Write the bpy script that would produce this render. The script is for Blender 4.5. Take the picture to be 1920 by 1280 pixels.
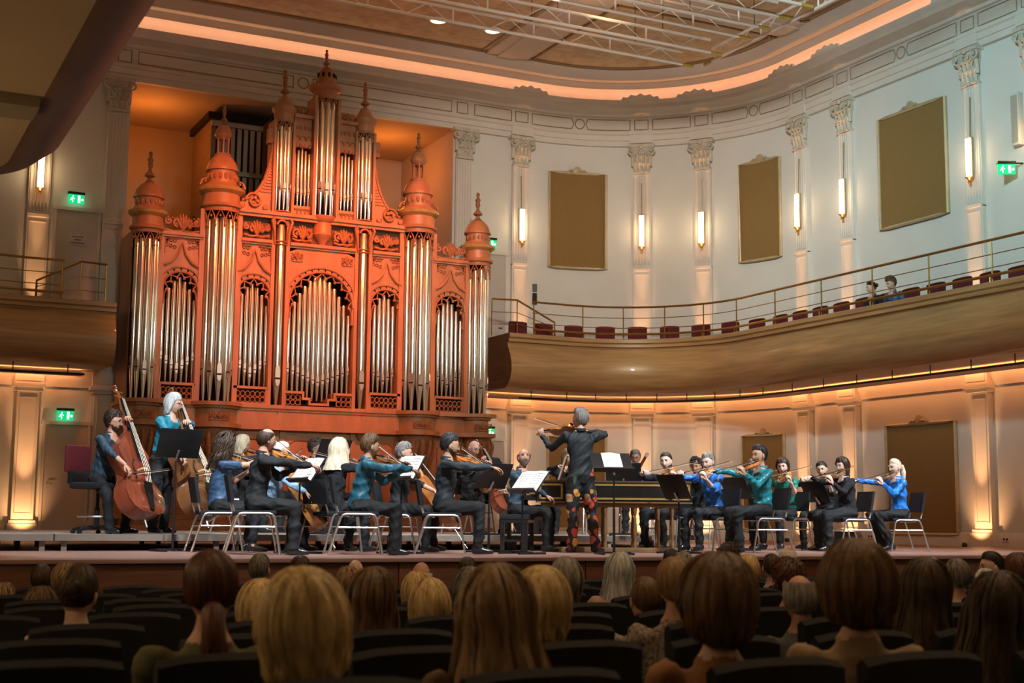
import bpy, bmesh, math, random
import numpy as np
from mathutils import Vector, Matrix
for o in list(bpy.data.objects): bpy.data.objects.remove(o)
scene = bpy.context.scene
COL = scene.collection
PI = math.pi
rnd = random.Random(7)

# ------------------------------------------------------------------ camera, world, exposure
cd = bpy.data.cameras.new('camera'); cam = bpy.data.objects.new('camera', cd); COL.objects.link(cam)
yaw, pit, rol = math.radians(26.562), math.radians(7.366), math.radians(.538)
Fv = Vector((math.sin(yaw)*math.cos(pit), math.cos(yaw)*math.cos(pit), math.sin(pit)))
Rv = Fv.cross(Vector((0, 0, 1))).normalized(); Uv = Rv.cross(Fv)
R2 = Rv*math.cos(rol)+Uv*math.sin(rol); U2 = -Rv*math.sin(rol)+Uv*math.cos(rol)
cam.matrix_world = Matrix(((R2.x, U2.x, -Fv.x, -8.642), (R2.y, U2.y, -Fv.y, -27.42), (R2.z, U2.z, -Fv.z, .404), (0, 0, 0, 1)))
cd.sensor_width = 36; cd.lens = 36*2578.4/1920; cd.clip_start = .1; cd.clip_end = 200
cd.dof.use_dof = True; cd.dof.focus_distance = 18.5; cd.dof.aperture_fstop = 3.6
scene.camera = cam
w = bpy.data.worlds.new('hall_air'); scene.world = w; w.use_nodes = True
w.node_tree.nodes['Background'].inputs[0].default_value = (.5, .42, .36, 1)
w.node_tree.nodes['Background'].inputs[1].default_value = .02
scene.view_settings.view_transform = 'Standard'; scene.view_settings.look = 'None'
scene.view_settings.gamma = 1; scene.view_settings.exposure = 0.0
scene.view_settings.use_curve_mapping = False

# ------------------------------------------------------------------ lamps of the hall (stage spots on the trusses, house lights) and added fill spots
def spot(loc, aim, col, power, ang=40, blend=.6, size=.25):
    l = bpy.data.lights.new('spot_light', 'SPOT'); l.color = col; l.energy = power
    l.spot_size = math.radians(ang); l.spot_blend = blend; l.shadow_soft_size = size
    o = bpy.data.objects.new('spot_light', l); COL.objects.link(o); o.location = loc
    o.rotation_euler = (Vector(aim)-Vector(loc)).to_track_quat('-Z', 'Y').to_euler(); return o
def area(loc, aim, col, power, sx, sy, spread=180):
    l = bpy.data.lights.new('hall_light', 'AREA'); l.color = col; l.energy = power; l.shape = 'RECTANGLE'
    l.size = sx; l.size_y = sy; l.spread = math.radians(spread)
    o = bpy.data.objects.new('hall_light', l); COL.objects.link(o); o.location = loc
    o.rotation_euler = (Vector(aim)-Vector(loc)).to_track_quat('-Z', 'Y').to_euler(); return o
COOL = (.86, .94, 1.0); AMBER = (1, .52, .17); REDOR = (1, .17, .045); WARM = (1, .74, .45)
# white stage wash from the front trusses
for x, ax in ((-7.5, -5), (-4, -3), (0, 0), (4.5, 3.5), (8, 5.5)):
    spot((x, -19.5, 9.6), (ax, -11.3, .5), COOL, 6800, 30, .8, .3)
for x in (-5, -1, 3): spot((x, -7.6, 9.4), (x+.5, -11.8, .5), (.9, .96, 1), 1500, 46, .8, .3)
# red-orange spots on the organ
for x, ax, p in ((-2.4, -1.4, 1900), (0, -.1, 2500), (2.4, 1.4, 1900)):
    spot((x, -7.0, 9.45), (ax, -1.7, 5.2), REDOR, p*1.25, 48, .7, .2)
for x, p in ((-1.6, 110), (1.6, 110)): spot((x, -5.6, .45), (x*.6, -1.5, 6.6), REDOR, p, 70, .9, .25)
spot((-3.5, -27, 7.6), (-.3, -1.6, 4.6), (.93, 1.0, .84), 2600, 20, .7, .5)  # greenish-white spot added at the rear for reflections on the pipes
spot((4.5, -27, 7.6), (.3, -1.6, 4.6), (.93, 1.0, .84), 2000, 20, .7, .5)  # second added rear spot, also for pipe highlights
# added fill spots, cool and warm, imitating spill on the right-hand wall
spot((-2, -17, 9.2), (9.8, -9.0, 6.8), (.52, .92, .95), 5200, 46, 1.0, .5)
spot((-2, -16, 9.2), (7.5, -1.5, 6.3), (1, .86, .72), 5200, 52, 1.0, .5)
# added warm spots above the trusses, without fittings, to brighten the ceiling
for x in (-4, 0, 4): spot((x, -6.4, 9.80), (x, -6.2, 10.6), (1, .60, .30), 105, 165, .5, .2)
for x in (-3, 3): spot((x, -12, 9.82), (x, -12, 10.6), (1, .60, .30), 120, 165, .5, .2)
# greenish-white glow on the balcony front
spot((1.0, -11, 9.2), (7.2, -2.6, 3.7), (.95, 1, .62), 900, 14, 1.0, .15)
# dim warm house lights over the stalls
area((-4, -22, 10.2), (-4, -22, 0), (1, .62, .30), 400, 8, 8)
area((2, -18, 10.2), (2, -18, 0), (1, .72, .45), 190, 6, 3)

# ------------------------------------------------------------------ materials
MATS = {}
def mat(name, col, rough=.5, metal=0, var=.12, scale=6, bump=0, stretch=(1, 1, 1), emit=0, col2=None, spec=.4, coat=0, detail=4):
    if name in MATS: return MATS[name]
    m = bpy.data.materials.new(name); m.use_nodes = True; nt = m.node_tree; b = nt.nodes['Principled BSDF']
    b.inputs['Roughness'].default_value = rough; b.inputs['Metallic'].default_value = metal
    b.inputs['Specular IOR Level'].default_value = spec; b.inputs['Coat Weight'].default_value = coat
    tc = nt.nodes.new('ShaderNodeTexCoord'); mp = nt.nodes.new('ShaderNodeMapping'); mp.inputs['Scale'].default_value = stretch
    nz = nt.nodes.new('ShaderNodeTexNoise'); nz.inputs['Scale'].default_value = scale; nz.inputs['Detail'].default_value = detail
    rp = nt.nodes.new('ShaderNodeValToRGB'); rp.color_ramp.elements[0].position = .3; rp.color_ramp.elements[1].position = .7
    c2 = col2 or tuple(min(1, c*(1+var)) for c in col); c1 = col if col2 else tuple(c*(1-var) for c in col)
    rp.color_ramp.elements[0].color = (*c1, 1); rp.color_ramp.elements[1].color = (*c2, 1)
    L = nt.links.new
    L(tc.outputs['Object'], mp.inputs[0]); L(mp.outputs[0], nz.inputs['Vector']); L(nz.outputs['Fac'], rp.inputs[0]); L(rp.outputs[0], b.inputs['Base Color'])
    if bump:
        bp = nt.nodes.new('ShaderNodeBump'); bp.inputs['Strength'].default_value = bump; bp.inputs['Distance'].default_value = .02
        L(nz.outputs['Fac'], bp.inputs['Height']); L(bp.outputs[0], b.inputs['Normal'])
    if emit:
        b.inputs['Emission Color'].default_value = (*col, 1); b.inputs['Emission Strength'].default_value = emit
    MATS[name] = m; return m

WALL = mat('wall_paint', (.63, .635, .615), .75, var=.03, scale=1.5)
TRIM = mat('trim_paint', (.62, .59, .55), .6, var=.03, scale=3)
GILT = mat('dull_gilt', (.42, .33, .17), .45, .35, var=.15, scale=12)
STONE = mat('capital_plaster', (.50, .47, .40), .6, var=.18, scale=14, bump=.2)
PANEL = mat('brown_acoustic_fabric', (.23, .142, .048), .9, var=.10, scale=60, bump=.1)
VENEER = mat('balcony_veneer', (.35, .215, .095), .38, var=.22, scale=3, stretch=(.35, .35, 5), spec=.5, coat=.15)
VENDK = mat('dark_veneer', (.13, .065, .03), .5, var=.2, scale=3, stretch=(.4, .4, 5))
SOFFIT = mat('soffit_paint', (.50, .44, .36), .8, var=.04, scale=2)
CEILP = mat('mottled_ceiling_paint', (.42, .30, .19), .8, scale=4, col2=(.60, .47, .33), detail=8)
CEILF = mat('ceiling_frame_paint', (.55, .47, .42), .7, var=.04, scale=2)
BROWN = mat('brown_moulding', (.20, .12, .05), .5, var=.1)
STAGE = mat('stage_boards', (.27, .155, .125), .42, var=.16, scale=4, stretch=(.6, 8, 1), bump=.05)
FASCIA = mat('stage_front_wood', (.12, .045, .02), .4, var=.25, scale=3, stretch=(.5, 1, 7))
HFLOOR = mat('hall_floor_wood', (.06, .035, .02), .6, var=.2, scale=4)
BRASS = mat('brass_rail', (.40, .25, .07), .32, .85, var=.1)
BLACK = mat('black_lacquer', (.012, .012, .013), .35, var=.2)
BLKFAB = mat('black_upholstery', (.008, .009, .012), .85, var=.25, scale=40, bump=.1)
STEEL = mat('grey_steel_tube', (.55, .55, .54), .28, .9, var=.05)
ORGW = mat('organ_wood', (.36, .17, .082), .42, var=.2, scale=5, stretch=(1, 1, .3), spec=.45)
ORGD = mat('organ_carved_wood', (.30, .135, .060), .48, var=.25, scale=16, bump=.3)
ORGG = mat('organ_gilded_edge', (.52, .33, .12), .36, .4, var=.15)
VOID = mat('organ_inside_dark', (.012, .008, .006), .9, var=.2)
TIN = mat('pipe_tin', (.80, .81, .78), .20, .96, var=.1, scale=5, stretch=(4, 4, .6))
LIP = mat('pipe_mouth', (.45, .40, .36), .35, .8, var=.1)
WHITE = mat('white_metal', (.74, .74, .73), .4, .1, var=.03)
PAPER = mat('paper', (.82, .81, .76), .8, var=.02)
INK = mat('ink', (.05, .05, .05), .8)
REDPL = mat('red_plush', (.10, .008, .014), .8, var=.25, scale=30, bump=.1)
RISER = mat('riser_deck_grey', (.25, .22, .19), .5, var=.15, scale=6, stretch=(.5, 5, 1))
ALUM = mat('riser_aluminium', (.20, .17, .14), .5, .3, var=.08)
GREEN = mat('exit_green', (.0, .42, .13), .5, var=0, emit=1.6)
SIGNW = mat('exit_white', (.75, 1, .82), .5, var=0, emit=2.2)
LAMPE = mat('lamp_glow', (1, .74, .42), .5, var=0, emit=9)
STRIP = mat('cove_led', (1, .56, .29), .5, var=0, emit=9)
STRIP2 = mat('soffit_led', (1, .38, .13), .5, var=0, emit=17)
CASEB = mat('harpsichord_black', (.014, .013, .012), .3, var=.2)
GOLDL = mat('gold_leaf', (.58, .40, .12), .35, .6, var=.12, scale=20)
OAK = mat('turned_oak', (.20, .11, .05), .45, var=.2, scale=6, stretch=(1, 1, .4))
SHOE = mat('polished_black_leather', (.012, .012, .013), .2, var=.1, coat=.4)

# ------------------------------------------------------------------ mesh collecting
class MB:
    def __init__(s): s.v = []; s.f = []; s.m = []
    def add(s, vs, fs, mi=0):
        k = len(s.v); s.v += [tuple(p) for p in vs]; s.f += [tuple(i+k for i in f) for f in fs]; s.m += [mi]*len(fs); return s
    def box(s, x0, x1, y0, y1, z0, z1, mi=0):
        return s.add([(x0, y0, z0), (x1, y0, z0), (x1, y1, z0), (x0, y1, z0), (x0, y0, z1), (x1, y0, z1), (x1, y1, z1), (x0, y1, z1)],
                     [(0, 3, 2, 1), (4, 5, 6, 7), (0, 1, 5, 4), (1, 2, 6, 5), (2, 3, 7, 6), (3, 0, 4, 7)], mi)
    def rbox(s, x0, x1, y0, y1, z0, z1, b=.02, mi=0):
        bm = bmesh.new(); bmesh.ops.create_cube(bm, size=1)
        for v in bm.verts: v.co = Vector(((x0+x1)/2+v.co.x*(x1-x0), (y0+y1)/2+v.co.y*(y1-y0), (z0+z1)/2+v.co.z*(z1-z0)))
        bmesh.ops.bevel(bm, geom=bm.edges[:], offset=b, segments=2, affect='EDGES', profile=.6)
        bm.verts.index_update(); s.add([v.co[:] for v in bm.verts], [[v.index for v in f.verts] for f in bm.faces], mi); bm.free(); return s
    def tube(s, pts, r, n=6, mi=0, cap=True, closed=False, flat=None):
        pts = [Vector(p) for p in pts]; N = len(pts); rs = r if hasattr(r, '__len__') else [r]*N
        vs = []; up = None
        for i, p in enumerate(pts):
            if closed: t = pts[(i+1) % N]-pts[i-1]
            else: t = pts[min(i+1, N-1)]-pts[max(i-1, 0)]
            if t.length < 1e-9: t = Vector((0, 0, 1))
            t.normalize()
            if up is None: up = Vector((0, 0, 1)) if abs(t.z) < .9 else Vector((0, 1, 0))
            a = t.cross(up)
            if a.length < 1e-6: a = t.cross(Vector((1, 0, 0)))
            a.normalize(); up = a.cross(t)
            for k in range(n):
                c, q = math.cos(2*PI*k/n), math.sin(2*PI*k/n)
                fx, fy = (1, 1) if flat is None else flat
                vs.append(p+a*(c*rs[i]*fx)+up*(q*rs[i]*fy))
        fs = []
        for i in range(N if closed else N-1):
            j = (i+1) % N
            for k in range(n): fs.append((i*n+k, i*n+(k+1) % n, j*n+(k+1) % n, j*n+k))
        if cap and not closed:
            fs.append(tuple(range(n-1, -1, -1))); fs.append(tuple((N-1)*n+k for k in range(n)))
        return s.add(vs, fs, mi)
    def lathe(s, prof, n=12, c=(0, 0, 0), a0=0, a1=2*PI, mi=0, sx=1, sy=1):
        full = abs(a1-a0-2*PI) < 1e-6; m = n if full else n+1; vs = []
        for (r, z) in prof:
            for k in range(m):
                a = a0+(a1-a0)*k/n; vs.append((c[0]+r*math.cos(a)*sx, c[1]+r*math.sin(a)*sy, c[2]+z))
        fs = []
        for i in range(len(prof)-1):
            for k in range(n if full else n): fs.append((i*m+k, i*m+(k+1) % m, (i+1)*m+(k+1) % m, (i+1)*m+k))
        if full: fs.append(tuple(range(m-1, -1, -1))); fs.append(tuple((len(prof)-1)*m+k for k in range(m)))
        return s.add(vs, fs, mi)
    def ell(s, c, r, n=10, k=7, mi=0):
        prof = [(math.sin(PI*i/k)*1.0, -math.cos(PI*i/k)) for i in range(k+1)]; prof[0] = (.02, -1); prof[-1] = (.02, 1)
        t = MB().lathe(prof, n); return s.add([(c[0]+p[0]*r[0], c[1]+p[1]*r[1], c[2]+p[2]*r[2]) for p in t.v], t.f, mi)
    def prism(s, poly, d, mi=0):
        """poly: list of (x,z) outline, extruded along y from d[0] to d[1]"""
        n = len(poly); vs = [(x, d[0], z) for x, z in poly]+[(x, d[1], z) for x, z in poly]
        fs = [tuple(range(n)), tuple(range(2*n-1, n-1, -1))]+[(i, i+n, (i+1) % n+n, (i+1) % n) for i in range(n)]
        return s.add(vs, fs, mi)
    def xf(s, M):
        s.v = [tuple(M @ Vector(p)) for p in s.v]; return s
    def join(s, o, M=None, mi=None):
        vs = [M @ Vector(p) for p in o.v] if M is not None else o.v
        k = len(s.v); s.v += [tuple(p) for p in vs]; s.f += [tuple(i+k for i in f) for f in o.f]; s.m += (o.m if mi is None else [mi]*len(o.f)); return s
    def mesh(s, name, mats, smooth=35):
        me = bpy.data.meshes.new(name); me.from_pydata(s.v, [], s.f)
        for mm in (mats if isinstance(mats, (list, tuple)) else [mats]): me.materials.append(mm)
        if any(s.m): me.polygons.foreach_set('material_index', s.m)
        if smooth:
            me.shade_smooth()
            if smooth < 180: me.set_sharp_from_angle(angle=math.radians(smooth))
        me.update(); return me
    def obj(s, name, mats, parent=None, loc=None, smooth=35):
        return link(name, s.mesh(name, mats, smooth), parent, loc)
def link(name, me, parent=None, loc=None, rotz=0):
    o = bpy.data.objects.new(name, me); COL.objects.link(o)
    if parent is not None: o.parent = parent
    if loc is not None: o.location = loc
    if rotz: o.rotation_euler = (0, 0, rotz)
    return o
def tag(o, label, cat, group=None):
    o['label'] = label; o['category'] = cat
    if group: o['group'] = group
    return o
def thing(name, label, cat, loc=(0, 0, 0), rotz=0, group=None):
    return tag(link(name, None, None, loc, rotz), label, cat, group)
def struct(o): o['kind'] = 'structure'; return o
def dup(root, loc=None, rotz=None, label=None):
    def cp(o, par):
        c = o.copy(); COL.objects.link(c); c.parent = par
        for ch in kids.get(o.name, []): cp(ch, c)
        return c
    kids = {}
    def coll(o):
        kids[o.name] = list(o.children)
        for c in o.children: coll(c)
    coll(root); r = cp(root, None)
    if loc is not None: r.location = loc
    if rotz is not None: r.rotation_euler = (0, 0, rotz)
    if label: r['label'] = label
    return r

# ------------------------------------------------------------------ plan of the hall: organ wall y=0, rounded corners, side walls x=+-W
W, RC = 9.875, 4.327; A0 = W-RC; AL = RC*PI/2
def wp(s, off=0.0):
    sg = 1 if s >= 0 else -1; a = abs(s)
    if a <= A0: x, y, nx, ny = a, 0, 0, -1
    elif a <= A0+AL:
        t = (a-A0)/RC; x, y = A0+RC*math.sin(t), -(RC-RC*math.cos(t)); nx, ny = -math.sin(t), -math.cos(t)
    else: x, y, nx, ny = W, -(RC+a-A0-AL), -1, 0
    return Vector((sg*(x+nx*off), y+ny*off, 0))
def wn(s):
    a, b = wp(s, 0), wp(s, 1); return (b-a).normalized()
def sr(s0, s1, step=.22):
    """sample the wall path: finely only on the arcs"""
    br = sorted({s0, s1, *[v for v in (-A0-AL, -A0, A0, A0+AL) if s0 < v < s1]}); out = []
    for a, b in zip(br[:-1], br[1:]):
        m = abs((a+b)/2); n = max(1, int((b-a)/step)) if A0 < m < A0+AL else 1
        out += [a+(b-a)*i/n for i in range(n)]
    return out+[s1]
def sweep(prof, s0, s1, mb=None, mi=0, closed=True, step=.22):
    mb = mb or MB(); S = sr(s0, s1, step); n = len(prof); vs = []
    for s in S:
        for (o, z) in prof:
            p = wp(s, o); vs.append((p.x, p.y, z))
    fs = []
    for i in range(len(S)-1):
        for k in range(n if closed else n-1):
            fs.append((i*n+k, i*n+(k+1) % n, (i+1)*n+(k+1) % n, (i+1)*n+k))
    if closed: fs += [tuple(range(n-1, -1, -1)), tuple((len(S)-1)*n+k for k in range(n))]
    return mb.add(vs, fs, mi)
def fr(s, off=0, z=0):
    """frame on the wall at s: local x along the wall (to the right seen from the hall), local -y into the hall"""
    n = wn(s); p = wp(s, off); t = Vector((-n.y, n.x, 0))
    return Matrix(((t.x, -n.x, 0, p.x), (t.y, -n.y, 0, p.y), (0, 0, 1, z), (0, 0, 0, 1)))
SEND = A0+AL+26

# ================================================================== THE SETTING
ZE = 9.05            # underside of the entablature
ZC = 10.6            # ceiling
OPN = 3.55           # half width of the organ opening
def strip(s0, s1, z0, z1, name, m, step=.22):
    return struct(sweep([(0, z0), (0, z1)], s0, s1, closed=False, step=step).obj(name, m, smooth=60))
wall_back = struct(MB().obj('wall_back', WALL)) if False else None
mb = sweep([(0, -1.3), (0, 10.2)], OPN, A0, closed=False); sweep([(0, -1.3), (0, 10.2)], -A0, -OPN, mb, closed=False)
mb.add([(-OPN, 0, ZE+.02), (OPN, 0, ZE+.02), (OPN, 0, 10.2), (-OPN, 0, 10.2)], [(0, 1, 2, 3)])
wall_back = struct(mb.obj('wall_back', WALL))
wall_right = strip(A0, SEND, -1.3, 10.2, 'wall_right', WALL)
wall_left = strip(-SEND, -A0, -1.3, 10.2, 'wall_left', WALL)
YR = wp(SEND).y
struct(MB().add([(-W, YR, -1.3), (W, YR, -1.3), (W, YR, ZC), (-W, YR, ZC)], [(0, 1, 2, 3)]).obj('wall_rear', WALL))
# alcove behind the organ
mb = MB(); yb = 3.1
mb.add([(-OPN, 0, 0), (-OPN, yb, 0), (-OPN, yb, ZE), (-OPN, 0, ZE), (OPN, 0, 0), (OPN, yb, 0), (OPN, yb, ZE), (OPN, 0, ZE)],
       [(0, 1, 2, 3), (5, 4, 7, 6), (1, 5, 6, 2), (3, 2, 6, 7)])
struct(mb.obj('wall_alcove', mat('alcove_paint', (.52, .40, .30), .8, var=.04, scale=2)))
l = bpy.data.lights.new('alcove_lamp', 'POINT'); l.color = (1, .28, .04); l.energy = 46; l.shadow_soft_size = .15
o = link('alcove_lamp', l, None, (2.4, 1.2, 8.2)); l2 = l.copy(); l2.energy = 40; link('alcove_lamp', l2, None, (-2.9, 1.2, 8.2))
# stage: top, front boards, back lip
struct(MB().box(-W, W, -14.12, yb, -.12, 0).obj('floor_stage', STAGE))
fs_ = struct(MB().box(-W, W, -14.12, -13.9, -1.3, -.12).obj('stage_front', FASCIA))
pw = 2*W/9
me = MB().rbox(-pw/2+.006, pw/2-.006, -.03, .03, -1.1, -.045, .006).mesh('fascia_panel', FASCIA)
for i in range(9): link('fascia_panel', me, fs_, (-W+pw*(i+.5), -14.15, 0))
MB().rbox(-W, W, -14.22, -14.1, -.04, .002, .008).obj('stage_nosing', STAGE, fs_)
def floor_z(y): return -1.18+(-14.2-y)*.0195
struct(MB().add([(-W, -13.9, floor_z(-13.9)), (W, -13.9, floor_z(-13.9)), (W, YR, floor_z(YR)), (-W, YR, floor_z(YR))], [(3, 2, 1, 0)]).obj('floor', HFLOOR))

# ceiling with deep frame bands
S = sr(-SEND, SEND); pts = [wp(s, .40) for s in S]
mb = MB(); mb.add([(p.x, p.y, ZC) for p in pts], [tuple(range(len(pts)))])
ceiling = struct(mb.obj('ceiling', CEILP))
sweep([(.40, 10.34), (.44, 10.29), (.50, 10.29), (.54, 10.35), (.60, 10.42), (.76, 10.44), (.80, 10.39), (.86, 10.39), (.90, 10.46), (1.0, ZC-.02), (1.0, ZC+.16), (.40, ZC+.16)], -SEND, SEND).obj('perimeter_band', CEILF, ceiling)
sweep([(1.10, ZC-.025), (1.15, ZC-.025), (1.15, ZC+.02), (1.10, ZC+.02)], -SEND, SEND).obj('panel_moulding', BROWN, ceiling)
def beam(x0, x1, y0, y1):
    b = MB().box(x0, x1, y0, y1, ZC-.04, ZC+.15).obj('ceiling_beam', CEILF, ceiling)
    m2 = MB()
    if x1-x0 < y1-y0:
        m2.box(x0-.15, x0-.10, y0, y1-.12, ZC-.025, ZC+.02); m2.box(x1+.10, x1+.15, y0, y1-.12, ZC-.025, ZC+.02)
    else:
        m2.box(x0, x1, y0-.15, y0-.10, ZC-.025, ZC+.02); m2.box(x0, x1, y1+.10, y1+.15, ZC-.025, ZC+.02)
    m2.obj('beam_moulding', BROWN, b)
    (MB().box(x0+.28, x1-.28, y0, y1, ZC-.075, ZC-.04) if x1-x0 < y1-y0 else MB().box(x0, x1, y0+.22, y1-.22, ZC-.075, ZC-.04)).obj('beam_fillet', CEILF, b)
for sx in (-1, 1):
    beam(min(sx*3.85, sx*4.85), max(sx*3.85, sx*4.85), -28, -.98)
    for yy in (-5.75, -12.5, -20): beam(min(sx*4.85, sx*8.9), max(sx*4.85, sx*8.9), yy, yy+.85)
for yy in (-9.5, -18): beam(-3.85, 3.85, yy, yy+.85)
# cove above the cornice, and the entablature
sweep([(.02, 10.02), (.03, 10.08), (.07, 10.16), (.15, 10.25), (.26, 10.31), (.41, 10.34)], -SEND, SEND, closed=False).obj('cove', mat('cove_paint', (.55, .43, .41), .7, var=.03), ceiling, smooth=180)
ent = struct(sweep([(0, ZE), (.10, ZE), (.10, ZE+.12), (.13, ZE+.13), (.13, ZE+.24), (.17, ZE+.27), (.17, ZE+.31), (.10, ZE+.33), (.10, ZE+.67),
      (.15, ZE+.69), (.18, ZE+.74), (.30, ZE+.77), (.46, ZE+.80), (.48, ZE+.88), (.54, ZE+.93), (.56, ZE+.97), (.30, ZE+.99), (0, ZE+1.0)], -SEND, SEND).obj('trim_1', TRIM))
led = struct(sweep([(.31, 10.05), (.37, 10.05), (.37, 10.07), (.31, 10.07)], -14.5, SEND-8).obj('trim_2', STRIP))
PIL = [3.8, 5.213, 8.178, 9.627, 12.345, 13.801, 17.298, 18.75, 22.25, 23.7]
Zf0, Zf1 = ZE+.38, ZE+.63
def frame_on_wall(s0, s1, z0, z1, r, off, notch=(0, 0)):
    """thin moulding round a panel that bends with the wall"""
    n = 8 if abs(s1-s0) > .6 else 2
    P = []
    for i in range(n+1): p = wp(s0+(s1-s0)*i/n, off); P.append((p.x, p.y, z0))
    if notch[1]: p = wp(s1-notch[1], off); P.append((p.x, p.y, (z0+z1)/2))
    for i in range(n+1): p = wp(s1-(s1-s0)*i/n, off); P.append((p.x, p.y, z1))
    if notch[0]: p = wp(s0+notch[0], off); P.append((p.x, p.y, (z0+z1)/2))
    return MB().tube(P, r, 4, closed=True)
def circ_on_wall(s, z, R, r, off, n=20):
    P = []
    for k in range(n): p = wp(s+R*math.cos(2*PI*k/n), off); P.append((p.x, p.y, z+R*math.sin(2*PI*k/n)))
    return MB().tube(P, r, 4, closed=True)
MOULD = mat('frieze_moulding', (.34, .26, .15), .55, var=.08)
for sg in (-1, 1):
    for k, p in enumerate(PIL[1:8] if sg > 0 else PIL[1:3]):
        frame_on_wall(sg*p-.16, sg*p+.16, Zf0+.01, Zf1-.01, .014, .105).obj('frieze_square', MOULD, ent)
        M = fr(sg*p, .10, 0)     # block over the capital, carved crest on the cornice
        MB().box(-.27, .27, -.06, .04, ZE+.06, ZE+.30).xf(M).obj('capital_block', TRIM, ent)
        c = MB()
        c.prism([(-.45, ZE+.96), (-.40, ZE+1.05), (-.30, ZE+1.03), (-.22, ZE+1.10), (-.10, ZE+1.07), (0, ZE+1.13), (.10, ZE+1.07), (.22, ZE+1.10), (.30, ZE+1.03), (.40, ZE+1.05), (.45, ZE+.96)], (-.46, -.38))
        c.xf(fr(sg*p, .10, 0)).obj('cornice_crest', TRIM, ent)
bays = [(PIL[i], PIL[i+1]) for i in range(1, 7)]
for (a, b) in bays:
    for sg in ((1, -1) if a < 6 else (1,)):
        m = (a+b)/2
        if b-a > 2:
            L = [(a+.27, m-.20, (0, -.05)), (m+.20, b-.27, (-.05, 0))]
            circ_on_wall(sg*m, (Zf0+Zf1)/2, .115, .014, .105).obj('frieze_roundel', MOULD, ent)
        else: L = [(a+.27, b-.27, (0, 0))]
        for s0, s1, nt in L:
            if sg < 0: s0, s1, nt = -s1, -s0, (nt[1], nt[0])
            frame_on_wall(s0, s1, Zf0, Zf1, .014, .105, nt).obj('frieze_panel', MOULD, ent)
for sg in (-1, 1):
    frame_on_wall(min(sg*4.02, sg*4.95), max(sg*4.02, sg*4.95), Zf0, Zf1, .014, .105).obj('frieze_panel', MOULD, ent)
    frame_on_wall(sg*3.72-.13, sg*3.72+.13, Zf0, Zf1, .014, .105).obj('frieze_square', MOULD, ent)
    frame_on_wall(min(sg*.22, sg*3.45), max(sg*.22, sg*3.45), Zf0, Zf1, .014, .105).obj('frieze_panel', MOULD, ent)
circ_on_wall(0, (Zf0+Zf1)/2, .115, .014, .105).obj('frieze_roundel', MOULD, ent)

# pilasters -------------------------------------------------------------
def capital_mesh():
    mb = MB(); z0 = 8.42; h = .66
    # bell
    vs = []
    for i in range(6):
        t = i/5; hw = .17+.09*t**2; d = .10+.07*t**2
        vs.append((hw, d, z0+h*.9*t))
    for a, b in zip(vs[:-1], vs[1:]):
        mb.add([(-a[0], -a[1], a[2]), (a[0], -a[1], a[2]), (b[0], -b[1], b[2]), (-b[0], -b[1], b[2]), (-a[0], .02, a[2]), (a[0], .02, a[2]), (b[0], .02, b[2]), (-b[0], .02, b[2])],
               [(0, 1, 2, 3), (1, 5, 6, 2), (4, 0, 3, 7)])
    mb.box(-.20, .20, -.13, .02, z0-.03, z0+.02)
    def leaf(x, zb, hh, wd, out):
        n = 5; v = []; f = []
        for i in range(n+1):
            t = i/n; y = -(.11+out*(t**2.2)); z = zb+hh*(math.sin(t*PI*.60)/math.sin(PI*.60) if t < .85 else 1-.12*(t-.85)/.15)
            ww = wd*(1-.25*abs(t-.4))*(1 if t < .8 else 1-(t-.8)*2)
            v += [(x-ww, y+.015, z), (x-ww*.5, y-.012, z), (x, y-.02, z), (x+ww*.5, y-.012, z), (x+ww, y+.015, z), (x, y+.04, z-.015)]
        for i in range(n):
            for k in range(4): f.append((i*6+k, i*6+k+1, i*6+6+k+1, i*6+6+k))
            f += [(i*6+4, i*6+5, i*6+11, i*6+10), (i*6+5, i*6, i*6+6, i*6+11)]
        f.append(tuple(range(n*6, n*6+6))); mb.add(v, f)
    for x in (-.15, -.05, .05, .15): leaf(x, z0+.01, .22, .045, .07)
    for x in (-.20, -.10, 0, .10, .20): leaf(x, z0+.14, .27, .05, .10)
    # corner volutes, inner helices, flower, abacus
    for sx in (-1, 1):
        P = []
        for k in range(16):
            a = -PI*.5+k*.42; r = .085*(1-k/18); P.append((sx*(.235+r*math.cos(a)), -.20, z0+.50+r*math.sin(a)))
        mb.tube([(sx*.12, -.15, z0+.30), (sx*.17, -.17, z0+.38)]+P, .020, 5)
        P = [(sx*(.05+.045*(1-k/12)*math.cos(-PI*.5+k*.5)), -.19, z0+.50+.045*(1-k/12)*math.sin(-PI*.5+k*.5)) for k in range(11)]
        mb.tube(P, .014, 5)
        mb.ell((sx*.235, -.21, z0+.50), (.03, .03, .03), 6, 4)
    mb.prism([(-.29, z0+.58), (-.31, z0+.66), (.31, z0+.66), (.29, z0+.58)], (-.20, .02))
    mb.ell((0, -.21, z0+.60), (.05, .03, .05), 8, 5)
    return mb.mesh('capital', STONE, 50)
def shaft_mesh():
    mb = MB(); h = .20; z0, z1 = 6.15, 8.40
    mb.box(-h, h, -.07, .02, z0, z1)
    for k in range(6): x = -.165+k*.066; mb.tube([(x, -.07, z0+.06), (x, -.07, z1-.06)], .018, 6)
    mb.box(-.165, .165, -.088, -.07, z0+.02, z0+.06); mb.box(-.165, .165, -.088, -.07, z1-.06, z1-.03)
    return mb.mesh('fluted_shaft', TRIM)
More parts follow.
